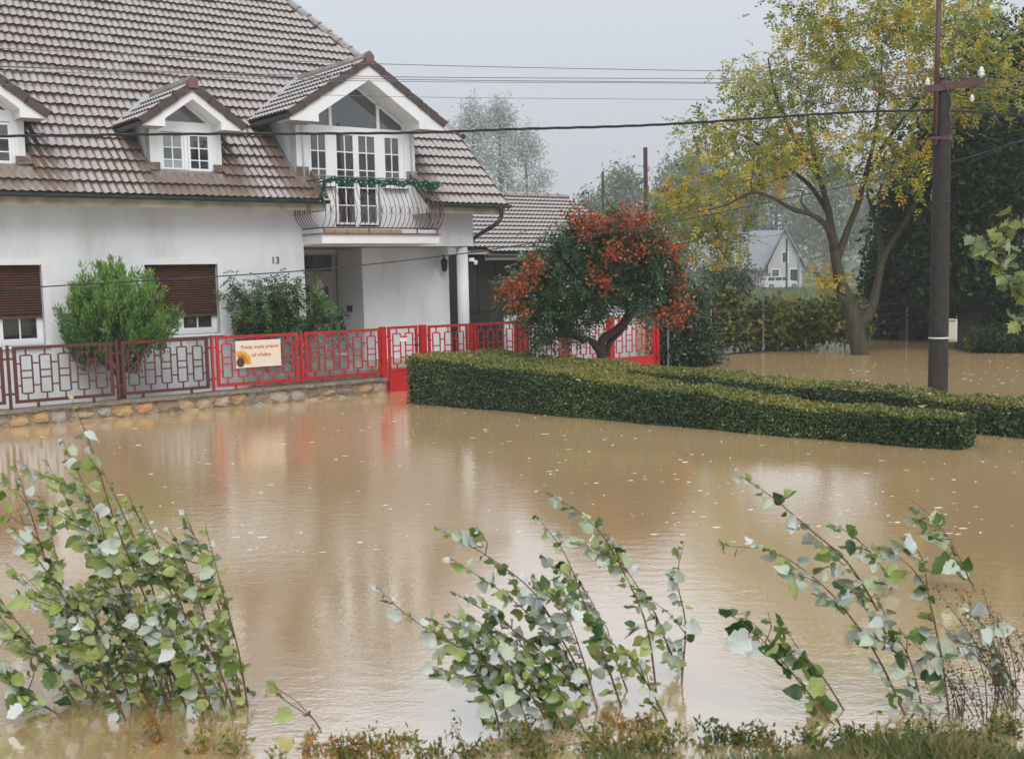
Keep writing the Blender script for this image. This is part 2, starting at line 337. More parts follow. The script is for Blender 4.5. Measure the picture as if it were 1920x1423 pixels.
# plaster frames round the ground-floor windows, windows with roller shutters
for k, (a, b_, c, d) in enumerate((W1, W2)):
    mb = MB(); mb.box(a - .14, a, -.012, .05, c - .3, d + .12); mb.box(b_, b_ + .14, -.012, .05, c - .3, d + .12); mb.box(a, b_, -.012, .05, d, d + .12); hb(mb, 'window_surround', PLASTER2)
    sb = d - .98 if k == 0 else d - .92
    mb = MB()
    for x0, x1 in ((a, a + .1), ((a + b_) / 2 - .05, (a + b_) / 2 + .05), (b_ - .1, b_)): mb.box(x0, x1, .17, .25, c, d)
    mb.box(a + .1, b_ - .1, .171, .249, c, c + .12)
    wf = hb(mb, 'window', PVC)
    for x0, x1 in ((a + .1, (a + b_) / 2 - .05), ((a + b_) / 2 + .05, b_ - .1)):
        sub(MB().box(x0, x1, .20, .22, c + .1, d), 'pane', GLASS, wf)
        sub(MB().box((x0 + x1) / 2 - .012, (x0 + x1) / 2 + .012, .185, .2, c + .12, d), 'glazing_bar', PVC, wf)
    sub(MB().box(a - .06, b_ + .06, -.08, .2, c - .045, c), 'sill', PVC, wf)
    mb = MB(); z = d
    while z > sb + .02:
        z1 = max(z - .047, sb)
        mb.add([(a, .13, z), (b_, .13, z), (b_, .105, (z + z1) / 2), (a, .105, (z + z1) / 2), (b_, .135, z1), (a, .135, z1)], [(0, 1, 2, 3), (3, 2, 4, 5)]); z -= .047
    mb.box(a, b_, .11, .14, sb - .05, sb)
    o = sub(mb, 'roller_shutter', SHUT, wf)
# front door deep in the porch
mb = MB(); mb.box(11.5, 12.85, 2.04, 2.12, .46, 2.9)
door = hb(mb, 'door', mat('cream_door', (.42, .39, .34), .5, scale=4, col2=(.36, .33, .29)))
sub(MB().box(11.6, 12.72, 2.02, 2.05, 2.5, 2.86), 'transom_pane', GLASS, door)
for x in (12.02, 12.52):
    for z in (.7, 1.22, 1.74):
        if x < 12.1 or z > 1: sub(MB().box(x, x + .1, 2.02, 2.05, z, z + .4), 'pane', GLASS, door)
sub(MB().box(11.75, 11.79, 1.96, 2.05, 1.35, 1.5), 'handle', STEEL, door)
for x in (11.85, 12.36):
    mb = MB(); mb.box(x - .02, x, 2.025, 2.045, .55, 2.4); sub(mb, 'moulding', PVC, door)
# intercom plates on the flank wall of the porch
for v in (1.32, 1.46): hb(MB().box(12.83, 12.86, v, v + .085, 1.55, 1.70), 'switch_plate', BLACK)
# lanterns
def lantern(u, v, z, hang):
    mb = MB(); mb.lathe([(.03, -.19), (.06, -.15), (.085, .05), (.10, .06), (.04, .12), (.015, .17)], (u, v, z), 8)
    if hang: mb.tube([(u, v, z + .16), (u, v, 3.0)], .012, 5); mb.lathe([(.06, 0), (.06, .03)], (u, v, 2.975), 8)
    else: mb.tube([(u, v, z + .15), (u + .02, v + .08, z + .22), (u, v + .2, z + .15)], .014, 5)
    return hb(mb, 'lantern', BLACK)
lp_ = hb(MB().box(15.30, 15.40, .02, .10, 2.66, 2.74), 'spotlight', PVC); sub(MB().lathe([(.03, 0), (.05, .05), (.05, .09), (.02, .10)], (15.42, .0, 2.58), 8), 'spotlight_head', PVC, lp_)
lantern(14.95, .62, 2.62, False); lantern(11.5, 1.0, 2.55, True)

def text_mesh(body, size, mat_, extrude=.004):
    cu = bpy.data.curves.new('lettering', 'FONT'); cu.body = body; cu.size = size; cu.extrude = extrude; cu.align_x = 'CENTER'; cu.offset = .0016 if size < .15 else 0
    t = bpy.data.objects.new('lettering', cu); C.objects.link(t); dg = bpy.context.evaluated_depsgraph_get()
    me = bpy.data.meshes.new_from_object(t.evaluated_get(dg)); bpy.data.objects.remove(t); me.materials.clear(); me.materials.append(mat_); return me
num = bpy.data.objects.new('house_number', text_mesh('13', .20, mat('number_metal', (.10, .08, .07), .4), .01)); link(num, house)
num.location = (10.36 - OFF[0], -.012 - OFF[1], 2.66); num.rotation_euler = (math.pi / 2, 0, 0)

# ---- main roof: a deck under the tiles, then every tile
mb = MB(); d_ = -.035
def rp(u, v, dz=d_): return (u, v, rz_(v) + dz)
mb.add([rp(UL, EV), rp(11.25, EV), rp(11.25, .0), rp(UL, .0)], [(0, 1, 2, 3)])
mb.add([rp(13.72, EV), rp(UR, EV), rp(UR, .0), rp(13.72, .0)], [(0, 1, 2, 3)])
mb.add([rp(UL, 0), rp(UR, 0), rp(UR, HIPV), rp(UR - .6 * (RV - HIPV), RV), rp(UL, RV)], [(0, 1, 2, 3, 4)])
def rb(u, v): return (u, v, EZ + TAN * (2 * RV - v - EV) + d_)
mb.add([rb(UL, RV), rb(UR - .6 * (RV - HIPV), RV), rb(UR, 2 * RV - HIPV), rb(UR, 2 * RV - EV), rb(UL, 2 * RV - EV)], [(0, 1, 2, 3, 4)])
mb.add([rp(UR + .12, HIPV - .05), (UR + .12, 2 * RV - HIPV + .05, rz_(HIPV) + d_), rp(UR - .6 * (RV - HIPV), RV)], [(0, 1, 2)])
roof = hb(mb, 'roof', TILEJ)
# eave boards and soffits
for a, b_ in ((UL, 11.25), (13.72, UR - .05)):
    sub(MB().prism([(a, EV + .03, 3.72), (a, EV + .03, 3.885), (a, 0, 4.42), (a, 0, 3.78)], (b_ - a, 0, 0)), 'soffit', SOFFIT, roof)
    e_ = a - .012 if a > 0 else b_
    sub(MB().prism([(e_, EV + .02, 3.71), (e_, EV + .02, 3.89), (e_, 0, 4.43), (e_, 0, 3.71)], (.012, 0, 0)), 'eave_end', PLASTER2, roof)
TW, TG = .30, .345                                            # tile cover width and gauge
def tile_geo():
    n = 8; xs_ = np.linspace(0, TW, n + 1); prof = .017 * (1 - np.cos(4 * np.pi * xs_ / TW)) ; prof[0] = prof[-1] = .002
    L = TG + .05
    top0 = [(x, 0, p + .056) for x, p in zip(xs_, prof)]; top1 = [(x, L, p + .004) for x, p in zip(xs_, prof)]; low = [(x, .004, p + .004) for x, p in zip(xs_, prof)]
    vs = top0 + top1 + low; k = n + 1
    fs = [(i, i + 1, k + i + 1, k + i) for i in range(n)]; lip = [(2 * k + i, 2 * k + i + 1, i + 1, i) for i in range(n)]
    return vs, fs, lip
tv, tf, tlip = tile_geo()
mbt = MB(); mbt.add(tv, tf); mbt.cur = 1; mbt.v = mbt.v; base_f = tlip; mbt.f += [tuple(f) for f in tlip]; mbt.m += [1] * len(tlip)
tile_me = mbt.mesh('tile', [TILE, MOSS_SHADE])
tva = np.array(tv)
def join_tiles(frames, name, parent, mats):
    """frames: (origin, along, up, normal) each a 3-vector"""
    mb = MB()
    for o_, a, u_, n_ in frames:
        P = o_ + tva[:, :1] * a + tva[:, 1:2] * u_ + tva[:, 2:] * n_
        mb.cur = 0; b0 = len(mb.v); mb.add(P, tf); mb.f += [tuple(b0 + i for i in f) for f in tlip]; mb.m += [1] * len(tlip)
    o = sub(mb, name, mats, parent); o['kind'] = 'stuff'; return o
def in_dormer(u, v, z):
    if 10.7 < u < 14.1 and v > -.02:                          # under the big dormer's roof
        return z < 6.86 - .65 * abs(u - 12.39) - .12 and abs(u - 12.39) < 1.5
    for c in (8.585, 4.88):
        if abs(u - c) < .70 and v > -.1: return z < 6.0 - .72 * abs(u - c) - .1
    return False
slots = []
ncourse = int((RV - EV) / COS / TG)
for r in range(ncourse):
    s0 = r * TG - .03; v = EV + s0 * COS; umax = UR if v < HIPV else UR - .6 * (v - HIPV)
    nt_ = int((umax - UL) / TW)
    for k in range(nt_ + 1):
        u = UR - (k + 1) * TW
        if u < 2.0: break
        if u + TW > umax + .02: continue
        um, vm = u + TW / 2, v + .15
        if 11.25 - .1 < um < 13.72 + .1 and vm < .05: continue
        if in_dormer(um, vm, rz_(vm)): continue
        slots.append((u, v, EZ + s0 * SIN))
def tile_px(s_):
    P = hw(s_[0], s_[1], s_[2]); return 1.0 / np.linalg.norm(P - O3)
vis = [s_ for s_ in slots if s_[0] > 4.4 and s_[2] < 8.2]
keep = sorted(vis, key=lambda s_: -tile_px(s_))[:300]; kset = set(keep)
for u, v, z in keep:
    o = bpy.data.objects.new('tile', tile_me); link(o, roof)
    o.location = (u - OFF[0], v - OFF[1], z + random.uniform(-.004, .007)); o.rotation_euler = (math.radians(42) + random.uniform(-.012, .012), random.uniform(-.008, .008), random.uniform(-.008, .008))
A_, U_, N_ = np.array([1, 0, 0]), np.array([0, COS, SIN]), np.array([0, -SIN, COS])
join_tiles([(np.array([u, v, z + random.uniform(-.004, .007)]), A_ + N_ * random.uniform(-.012, .012), nrm(U_ + N_ * random.uniform(-.012, .012)), N_) for (u, v, z) in slots if (u, v, z) not in kset], 'tile_field', roof, [TILEJ, MOSS_SHADE])
# hip and ridge tiles
def ridge_run(p, q, parent, r=.11, step=.36, mat_=RIDGE, name='ridge_tile', end=None):
    p, q = np.array(p, float), np.array(q, float); L = np.linalg.norm(q - p); t = (q - p) / L; k = max(1, int(L / step))
    for i in range(k):
        a = p + t * (i * L / k - .03); b_ = p + t * ((i + 1) * L / k + .02)
        sub(MB().tube([a, a + t * .05, b_], [r * 1.18, r * 1.05, r * .88], 8), name, mat_, parent)
ridge_run(rp(UR, HIPV, .02), rp(UR - .6 * (RV - HIPV), RV, .02), roof)
ridge_run(rp(UR - .6 * (RV - HIPV), RV, .03), rp(4, RV, .03), roof, step=.42)
sub(MB().prism([(UR, EV - .02, EZ - .1), (UR, EV - .02, EZ + .03), rp(UR, HIPV, .06), rp(UR, HIPV, -.1)], (.035, 0, 0)), 'verge_board', VERGE, roof)
# gutters and downpipe
def gutter(u0, u1):
    mb = MB(); n = 8; pr_ = [(-.065 * math.cos(math.pi * i / n) - .075, -.075 * math.sin(math.pi * i / n)) for i in range(n + 1)]
    ring = pr_ + [(a * .9 - .0075, b_ * .9 + .001) for a, b_ in pr_[::-1]]
    mb.prism([(u0, EV + a, EZ + b_ - .005) for a, b_ in ring], (u1 - u0, 0, 0)); return hb(mb, 'gutter', GUTTER)
gutter(UL, 11.28); gutter(13.75, UR + .03)
mb = MB(); mb.tube(spline([(15.66, EV - .075, EZ - .05), (15.66, EV - .07, EZ - .28), (15.55, EV + .02, EZ - .45), (15.42, -.1, EZ - .68), (15.41, .1, EZ - .8), (15.41, .12, 2.9)], 6), .05, 8); hb(mb, 'downpipe', GUTTER, smooth=True)
mb = MB(); mb.tube([(UR + .2, HIPV - .02, rz_(HIPV) - .05), (UR + .2, 2 * RV - HIPV, rz_(HIPV) - .05)], .07, 8); hb(mb, 'hip_gutter', GUTTER)
sub(MB().tube(spline([(11.27, -.0, rz_(0) + .05), (11.27, EV, EZ + .06)], 3), .045, 5), 'verge_flashing', FLASH, roof)
sub(MB().tube(spline([(13.70, -.0, rz_(0) + .05), (13.70, EV, EZ + .06)], 3), .05, 5), 'verge_flashing', VERGE, roof)

# ---- dormers
def glazed(parent, u0, u1, z0, z1, cols, zcuts, v=.03, fr=.055, bar=.012, glass=None):
    """a sash: frame, panes and glazing bars"""
    mb = MB(); mb.box(u0 - fr, u0, v - .03, v + .04, z0 - fr, z1 + fr); mb.box(u1, u1 + fr, v - .03, v + .04, z0 - fr, z1 + fr)
    mb.box(u0, u1, v - .03, v + .04, z0 - fr, z0); mb.box(u0, u1, v - .03, v + .04, z1, z1 + fr); sub(mb, 'sash', PVC, parent)
    us = np.linspace(u0, u1, cols + 1); zs = [z0] + [z for z in zcuts if z0 < z < z1] + [z1]
    for a, b_ in zip(us, us[1:]):
        for c, d in zip(zs, zs[1:]): sub(MB().box(a, b_, v, v + .012, c, d), 'pane', glass or GLASS, parent)
    mb = MB()
    for x in us[1:-1]: mb.box(x - bar, x + bar, v - .018, v - .001, z0, z1)
    for z in zs[1:-1]: mb.box(u0, u1, v - .016, v - .002, z - bar, z + bar)
    sub(mb, 'glazing_bar', PVC, parent)
def dormer(c, wh, fh, fv, peak, sl, ft, zb, ret, name, base_v, zlow):
    """gabled dormer: cheeks, tiled slopes, boxed white fascia with horizontal returns"""
    zt = lambda du: peak - sl * abs(du)                       # top line of the fascia
    def vm(z): return EV + (z - EZ) / TAN                      # where the main roof reaches height z
    zc = zt(wh); dm = None
    for s_ in (-1, 1):                                        # cheeks
        x = c + s_ * wh; y = x - s_ * .12; mb = MB()
        mb.prism([(x, 0, zlow), (x, 0, zc), (x, vm(zc) + .2, zc), (x, vm(zlow) + .2, zlow)], (y - x, 0, 0))
        if dm is None: dm = hb(mb, name, PLASTER)
        else: sub(mb, 'cheek', PLASTER, dm)
    th = .07
    for s_ in (-1, 1):                                        # roof slabs
        e = (c + s_ * fh, fv, zt(fh)); r_ = (c, fv, peak); rbk = (c, vm(peak) + .25, peak); ebk = (c + s_ * fh, vm(zt(fh)) + .25, zt(fh))
        sub(MB().prism([e, r_, rbk, ebk], (0, 0, th)), 'roof_slope', VERGE, dm)
        # tiles, course by course
        up = nrm(np.array([-s_, 0, sl])); al = np.array([0, s_ * -1.0, 0]); no = np.cross(al, up); no = no if no[2] > 0 else -no
        L = math.hypot(fh, sl * fh); fr = []; kc = max(1, int(round(L / .30))); gg = L / kc
        for i in range(kc):
            o0 = np.array(e) + up * (i * gg - .03) + no * .075; zz = o0[2]
            y = fv - .02
            while y < vm(zz) + .1:
                yy = y + (TW if s_ > 0 else 0); fr.append((np.array([o0[0], yy, o0[2]]), al * (1 if True else 1), up * gg / TG, no)); y += TW
        join_tiles([(o_ if s_ > 0 else o_, (a if s_ > 0 else np.array([0, 1.0, 0])), u_, n_) for o_, a, u_, n_ in fr], 'tile_field', dm, [TILEJ, MOSS_SHADE])
        k = max(3, int(round(L / .36)))                       # verge tiles along the front edge
        for i in range(k):
            a = np.array(e) + up * (i * L / k); b_ = np.array(e) + up * ((i + 1) * L / k + .03)
            q = [a - no * .03, b_ - no * .045, b_ + no * .10, a + no * .125]
            sub(MB().prism([(p[0], fv - .045, p[2]) for p in q], (0, .12, 0)), 'verge_tile', VERGE, dm)
        # gutter and pale valley sheet
        if s_ < 0:
            sub(MB().tube([(e[0] - .05, fv - .02, e[2] - .02), (e[0] - .05, vm(e[2]) + .05, e[2] - .02)], .055, 6), 'gutter', GUTTER, dm)
        p0 = np.array([c + s_ * (fh + .02), vm(zt(fh) + .02), zt(fh) + .06]); p1 = np.array([c, vm(peak) + .0, peak + .1]); wv = np.array([s_ * .16, -.02, 0])
        sub(MB().add([p0, p0 + wv * .7 + (0, 0, .03), p1 + wv + (0, 0, .05), p1 + (0, 0, .06)], [(0, 1, 2, 3)] if s_ > 0 else [(3, 2, 1, 0)]), 'valley_sheet', LEADF, dm)
    ridge_run((c, fv + .02, peak + .12), (c, vm(peak) + .2, peak + .12), dm, r=.10, step=.38)
    cap = [(c - .10, peak + .14), (c - .095, peak - .01), (c + .095, peak - .01), (c + .10, peak + .14), (c, peak + .24)]
    sub(MB().prism([(a, fv - .075, b_) for a, b_ in cap], (0, .12, 0)), 'ridge_cap', CAPT, dm)
    # the white boxed fascia, running back to the wall as a deep reveal
    ip = peak - ft; hi_u = fh - ret
    outer = [(-fh, zb), (-fh, zt(fh)), (0, peak), (fh, zt(fh)), (fh, zb)]
    inner = [(hi_u, zb), (hi_u, ip - sl * hi_u), (0, ip), (-hi_u, ip - sl * hi_u), (-hi_u, zb)]
    mb = MB()
    left = [outer[0], inner[4], inner[3], inner[2], outer[2], outer[1]]; right = [inner[0], outer[4], outer[3], outer[2], inner[2], inner[1]]
    for poly in (left, right): mb.prism([(c + a, fv, b_) for a, b_ in poly], (0, .0 - fv - .004, 0))
    sub(mb, 'fascia', PLASTER2, dm)
    for s_ in (-1, 1):
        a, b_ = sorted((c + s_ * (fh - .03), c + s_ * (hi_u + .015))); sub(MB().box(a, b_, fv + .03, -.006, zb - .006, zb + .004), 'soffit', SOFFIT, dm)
    return dm
# big dormer with the balcony doors
BC = 12.39
bd = dormer(BC, 1.445, 1.85, -.6, 6.81, .647, .35, 5.52, .64, 'dormer', 0, 4.2)
wh = 1.165
mb = MB(); zlo, zhi = 3.01, 5.5
cells(mb, BC - 1.445, BC + 1.445, zlo, zhi, .001, .3, [(BC - wh, BC + wh, 4.33, 9), (11.80, 12.92, 3.43, 9)])
mb.prism([(BC - 1.445, .002, 5.5), (BC - wh, .002, 5.5), (BC - wh, .002, 5.72), (BC - 1.445, .002, 5.72)], (0, .28, 0)); mb.prism([(BC + wh, .002, 5.5), (BC + 1.445, .002, 5.5), (BC + 1.445, .002, 5.72), (BC + wh, .002, 5.72)], (0, .28, 0))
sub(mb, 'front_wall', PLASTER2, bd)
mb = MB(); F0, F1 = .03, .09                                  # fixed white frame members
cutd = [5.39 - .376 * k for k in range(0, 6)]
mb.box(BC - wh, BC + wh, F0, F1, 5.40, 5.55)
for x0, x1 in ((BC - wh, 11.235 + .03), (11.64, 11.86), (12.31, 12.40), (12.84, 13.06), (13.45, BC + wh)):
    mb.box(x0, x1, F0, F1, 3.44 if 11.8 < (x0 + x1) / 2 < 12.95 else 4.34, 5.40)
for x in (11.78, 12.94): mb.box(x - .035, x + .035, F0, F1, 5.55, 6.46 - .647 * abs(x - BC))
for s_ in (-1, 1): mb.prism([(BC + s_ * wh, F0, 5.55), (BC + s_ * wh, F0, 6.46 - .647 * wh + .04), (BC, F0, 6.50), (BC, F0, 6.40), (BC + s_ * (wh - .03), F0, 6.40 - .647 * wh + .0)], (0, .05, 0))
sub(mb, 'window_frame', PVC, bd)
tz = lambda x: 6.43 - .647 * abs(x - BC)
for poly in ([(BC - wh + .02, 5.55), (11.745, 5.55), (11.745, tz(11.745)), (BC - wh + .02, tz(BC - wh + .02))], [(11.815, 5.55), (12.905, 5.55), (12.905, tz(12.905)), (BC, tz(BC)), (11.815, tz(11.815))], [(12.975, 5.55), (BC + wh - .02, 5.55), (BC + wh - .02, tz(BC + wh - .02)), (12.975, tz(12.975))]):
    sub(MB().prism([(a, .055, b_) for a, b_ in poly], (0, .015, 0)), 'pane', GLASS, bd)
glazed(bd, 11.29, 11.63, 4.42, 5.37, 2, cutd[1:], v=.05, fr=.03); glazed(bd, 11.89, 12.29, 3.52, 5.37, 2, cutd[1:], v=.045, fr=.045)
glazed(bd, 12.42, 12.82, 3.52, 5.37, 2, cutd[1:], v=.045, fr=.045); glazed(bd, 13.08, 13.43, 4.42, 5.37, 2, cutd[1:], v=.05, fr=.03)
for a, b_ in ((11.2, 11.78), (12.98, 13.6)): sub(MB().box(a, b_, -.10, .05, 4.27, 4.335), 'sill', PVC, bd); sub(MB().box(a, b_, -.10, -.004, 4.245, 4.268), 'sill_edge', FLASH, bd)
for x0, x1 in ((10.93, 11.2), (13.60, 13.86)):
    sub(MB().box(x0, x1, -.03, .0, 4.44, 4.66), 'flashing', FLASH if x0 < 12 else STEEL, bd)
# two small dormers
for c in (8.585, 4.88):
    sd = dormer(c, .72, 1.01, -.45, 6.01, .72, .21, 5.25, .455, 'dormer', 0, 4.36)
    w_ = .545
    sub(MB().box(c - .72, c - w_, .002, .22, 4.60, 5.43), 'front_wall', PLASTER2, sd); sub(MB().box(c + w_, c + .72, .002, .22, 4.60, 5.43), 'front_wall', PLASTER2, sd)
    mb = MB()
    for x0, x1 in ((c - w_, c - w_ + .05), (c - .035, c + .035), (c + w_ - .05, c + w_)): mb.box(x0, x1, .02, .08, 4.42, 5.28)
    mb.box(c - w_, c + w_, .018, .082, 4.40, 4.47); mb.box(c - w_, c + w_, .018, .082, 5.22, 5.42)
    for s_ in (-1, 1): mb.prism([(c + s_ * w_, .02, 5.42), (c, .02, 5.83), (c, .02, 5.76), (c + s_ * (w_ - .1), .02, 5.42)], (0, .05, 0))
    sub(mb, 'window_frame', PVC, sd)
    sub(MB().prism([(c - .44, .05, 5.42), (c + .44, .05, 5.42), (c, .05, 5.77)], (0, .012, 0)), 'pane', GLASS, sd)
    cz = [5.16 - .235 * k for k in range(1, 3)]
    glazed(sd, c + .085, c + w_ - .1, 4.53, 5.16, 2, cz, v=.035, fr=.045, bar=.011)
    glazed(sd, c - w_ + .1, c - .085, 4.53, 5.16, 2, cz, v=.055, fr=.045, bar=.011, glass=CURTAIN)
    for s_ in (-1, 1):
        a, b_ = sorted((c + s_ * .54, c + s_ * .74)); sub(MB().box(a, b_, -.025, .0, 4.43, 4.62), 'flashing', FLASH, sd)
        sub(MB().add([(c + s_ * .56, -.05, 4.47), (c + s_ * .95, -.05, 4.50), (c + s_ * .78, .16, 4.72), (c + s_ * .72, .02, 4.62)], [(0, 1, 2, 3) if s_ > 0 else (3, 2, 1, 0)]), 'flashing_apron', FLASH, sd)
    sub(MB().box(c - .6, c + .62, -.14, .01, 4.405, 4.43), 'sill', STEEL, sd)

# ---- balcony
BA, BB, BV = PU, 13.87, -.85
mb = MB(); arc = [(BA, 0), (BA, BV)] + [(BA + (BB - BA) * t, BV - .10 * math.sin(math.pi * t)) for t in np.linspace(.04, .96, 14)] + [(BB, BV), (BB, 0)]
mb.prism([(a, b_, 3.04) for a, b_ in arc], (0, 0, .185)); slab = hb(mb, 'balcony_slab', PLASTER2)
mb = MB(); arc2 = [(BA - .03, 0), (BA - .03, BV - .04)] + [(BA + (BB - BA) * t, BV - .045 - .10 * math.sin(math.pi * t)) for t in np.linspace(.04, .96, 14)] + [(BB + .03, BV - .04), (BB + .03, 0)]
mb.prism([(a, b_, 3.226) for a, b_ in arc2], (0, 0, .028)); sub(mb, 'edge_trim', FLASH, slab)
for i, (a, b_) in enumerate(zip(np.linspace(BA + .1, 13.0, 8), np.linspace(BA + .1, 13.0, 8)[1:])):
    sub(MB().box(a, b_ - .012, BV + .1, BV + .13, 3.256, 3.34), 'edge_paver', ORNGT, slab)
sub(MB().box(12.97, BB - .05, BV + .1, BV + .13, 3.256, 3.34), 'edge_paver', PLASTER2, slab)
def rail_pt(s_):                                              # s along left side, front, right side -> plan point and outward normal
    a = .85; b_ = BB - BA
    if s_ < a: return (BA, -s_), (-1, 0)
    if s_ < a + b_:
        t = (s_ - a) / b_; return (BA + (s_ - a), BV - .10 * math.sin(math.pi * t)), (0, -1)
    return (BB, BV + (s_ - a - b_)), (1, 0)
TOT = .85 * 2 + BB - BA
def rail_line(z, out):
    pts = []
    for s_ in np.linspace(0, TOT, 60):
        (x, y), (nx_, ny_) = rail_pt(min(s_, TOT - 1e-4)); pts.append((x + nx_ * out, y + ny_ * out, z))
    return pts
mb = MB(); mb.tube(rail_line(4.34, 0), .016, 6); mb.tube(rail_line(3.36, 0), .016, 6)
for s_ in (.9, 1.9, 3.1, TOT - .9):
    (x, y), _n = rail_pt(s_); mb.tube([(x, y, 3.36), (x, y, 3.25)], .014, 5)
railing = hb(mb, 'railing', IRON)
NB = 40
for i in range(NB):
    s_ = (i + .5) * TOT / NB; (x, y), (nx_, ny_) = rail_pt(s_); pts = []
    for t in np.linspace(0, 1, 12):
        z = 3.36 + (4.34 - 3.36) * t
        o_ = .20 * math.sin(math.pi * min(1, t / .72)) ** 1.0 * (1 if t < .72 else 0) if t < .72 else 0
        o_ = .20 * max(0, math.sin(math.pi * (t / .78) ** .8)) if t < .78 else -.012
        pts.append((x + nx_ * o_, y + ny_ * o_, z))
    mb = MB().tube(pts, .0075, 5)
    if i % 2 == 0:
        px_, py_, pz_ = pts[4]; tx, ty = -ny_, nx_
        for sg in (-1, 1):
            mb.tube([(px_ + tx * sg * w * 1.0, py_ + ty * sg * w, pz_ + h) for w, h in ((.055, .085), (.022, .04), (.014, 0), (.022, -.04), (.055, -.085))], .006, 4)
    sub(mb, 'baluster', IRON, railing)
# tinsel garland wound on the rail
gl = empty('garland', hw(12.4, BV, 4.3), ANG, 'green tinsel garland with pale lights wound along the balcony rail', 'garland')
cen = []
for s_ in np.linspace(.98, TOT - .05, 260):
    (x, y), (nx_, ny_) = rail_pt(min(s_, TOT - 1e-3)); cen.append((x + nx_ * .03, y + ny_ * .03, 4.34 - .035 - .035 * math.cos(s_ * 14) - .02 * math.sin(s_ * 37)))
for t in np.linspace(0, 1, 40): cen.append((BA + .13 - .08 * t, BV + .02 + .1 * t, 4.3 - .42 * t + .03 * math.sin(t * 20)))
for t in np.linspace(0, 1, 24): cen.append((BB + .02, BV + .35, 4.32 - .28 * t))
cen = np.array(cen); P = np.repeat(cen, 26, 0); D = rdir(len(P))
TINSEL = leaf_mat('green_tinsel', [(.01, .10, .075), (.02, .19, .14), (.03, .24, .17)], .3, .1)
leaf_obj('tinsel', gl, TINSEL, P, D, rdir(len(P)), .075, .012, rng.random(len(P)), (12.4, BV, 4.3), kind='stuff')
mb = MB()
for q in cen[::9]: mb.lathe([(.004, -.014), (.014, 0), (.004, .014)], tuple(q + np.array([rng.normal() * .02, -.05, rng.normal() * .02])), 5)
o = mb.build('fairy_light', mat('pale_bulb', (.8, .72, .5), .3), gl, (12.4, BV, 4.3)); o['kind'] = 'stuff'

# ------------------------------------------------------------------ outbuilding behind the house
OO = (20.0, 5.0, 0.0)
ob = empty('outbuilding', hw(20, 5, 0), ANG, 'low dark outbuilding with a wet grey tiled roof behind the house', 'outbuilding')
OE, OEZ, ORV, OSL, OU0, OU1 = 2.9, 2.93, 7.0, .45, 17.75, 24.0
oz = lambda v: OEZ + OSL * (v - OE)
mb = MB(); mb.box(15.25, OU1 - .3, 3.5, 3.7, -.5, 2.9); mb.box(OU1 - .5, OU1 - .3, 3.7, 11, -.5, 3.2); mb.box(15.25, 15.4, 3.7, 11, -.5, 2.95)  # left stretch is an added dark sheet giving the open passage its shade
mb.prism([(OU1 - .3, 3.5, 2.9), (OU1 - .3, 10.5, 2.9), (OU1 - .3, 7, oz(7) - .1)], (-.2, 0, 0)); mb.build('wall', DARKW, ob, OO)
for k in range(14):
    u0 = 15.5 + k * .6
    MB().box(u0, u0 + .57, 3.45, 3.5, 1.35, 2.86).build('board', DARKW, ob, OO)
MB().box(15.9, 19.2, 3.42, 3.5, -.4, 1.32).build('garage_front', BLACK, ob, OO)  # black sheet painted for the dark inside the garage opening
mb = MB()
mb.add([(OU0, OE, OEZ - .05), (OU1, OE, OEZ - .05), (OU1, ORV, oz(ORV) - .05), (15.5, ORV, oz(ORV) - .05), (15.5, OE + 1.2, oz(OE + 1.2) - .05)], [(0, 1, 2, 3, 4)])
mb.add([(OU1, ORV, oz(ORV) - .05), (15.5, ORV, oz(ORV) - .05), (15.5, 2 * ORV - OE, OEZ - .05), (OU1, 2 * ORV - OE, OEZ - .05)], [(0, 1, 2, 3)])
mb.box(OU0, OU1, OE - .02, OE + .03, OEZ - .2, OEZ - .055)
oroof = mb.build('roof', TILEJ, ob, OO)
mb = MB(); k = int(math.hypot(ORV - OE, oz(ORV) - OEZ) / .315); cs = 1 / math.hypot(1, OSL); sn = OSL * cs
n_, u_ = np.array([0, -sn, cs]), np.array([0, cs, sn])
for i in range(k + 1):
    v = OE + i * .315 * cs - .02; u = OU1 - .3
    while u > 15.5:
        if not (v < OE + 1.2 and u < OU0 - (v - OE) / 1.2 * 2.2 + .1):
            o_ = np.array([u, v, oz(v) - .0]); Pt = o_ + tva[:, :1] * A_ + tva[:, 1:2] * u_ + tva[:, 2:] * n_
            mb.cur = 0; b0 = len(mb.v); mb.add(Pt, tf); mb.f += [tuple(b0 + j for j in f) for f in tlip]; mb.m += [1] * len(tlip)
        u -= TW
o = mb.build('tile_field', [TILEJ, MOSS_SHADE], oroof, OO); o['kind'] = 'stuff'
p, q = np.array([15.5, ORV, oz(ORV) + .03]), np.array([OU1, ORV, oz(ORV) + .03])
for i in range(20):
    a = p + (q - p) * i / 20; b_ = p + (q - p) * (i + 1) / 20 + (.03, 0, 0)
    MB().tube([a, a * .85 + b_ * .15, b_], [.14, .12, .10], 8).build('ridge_tile', RIDGE, oroof, OO)
MB().tube([(OU0, OE - .07, OEZ - .08), (OU1, OE - .07, OEZ - .08)], .055, 6).build('gutter', GUTTER, ob, OO)

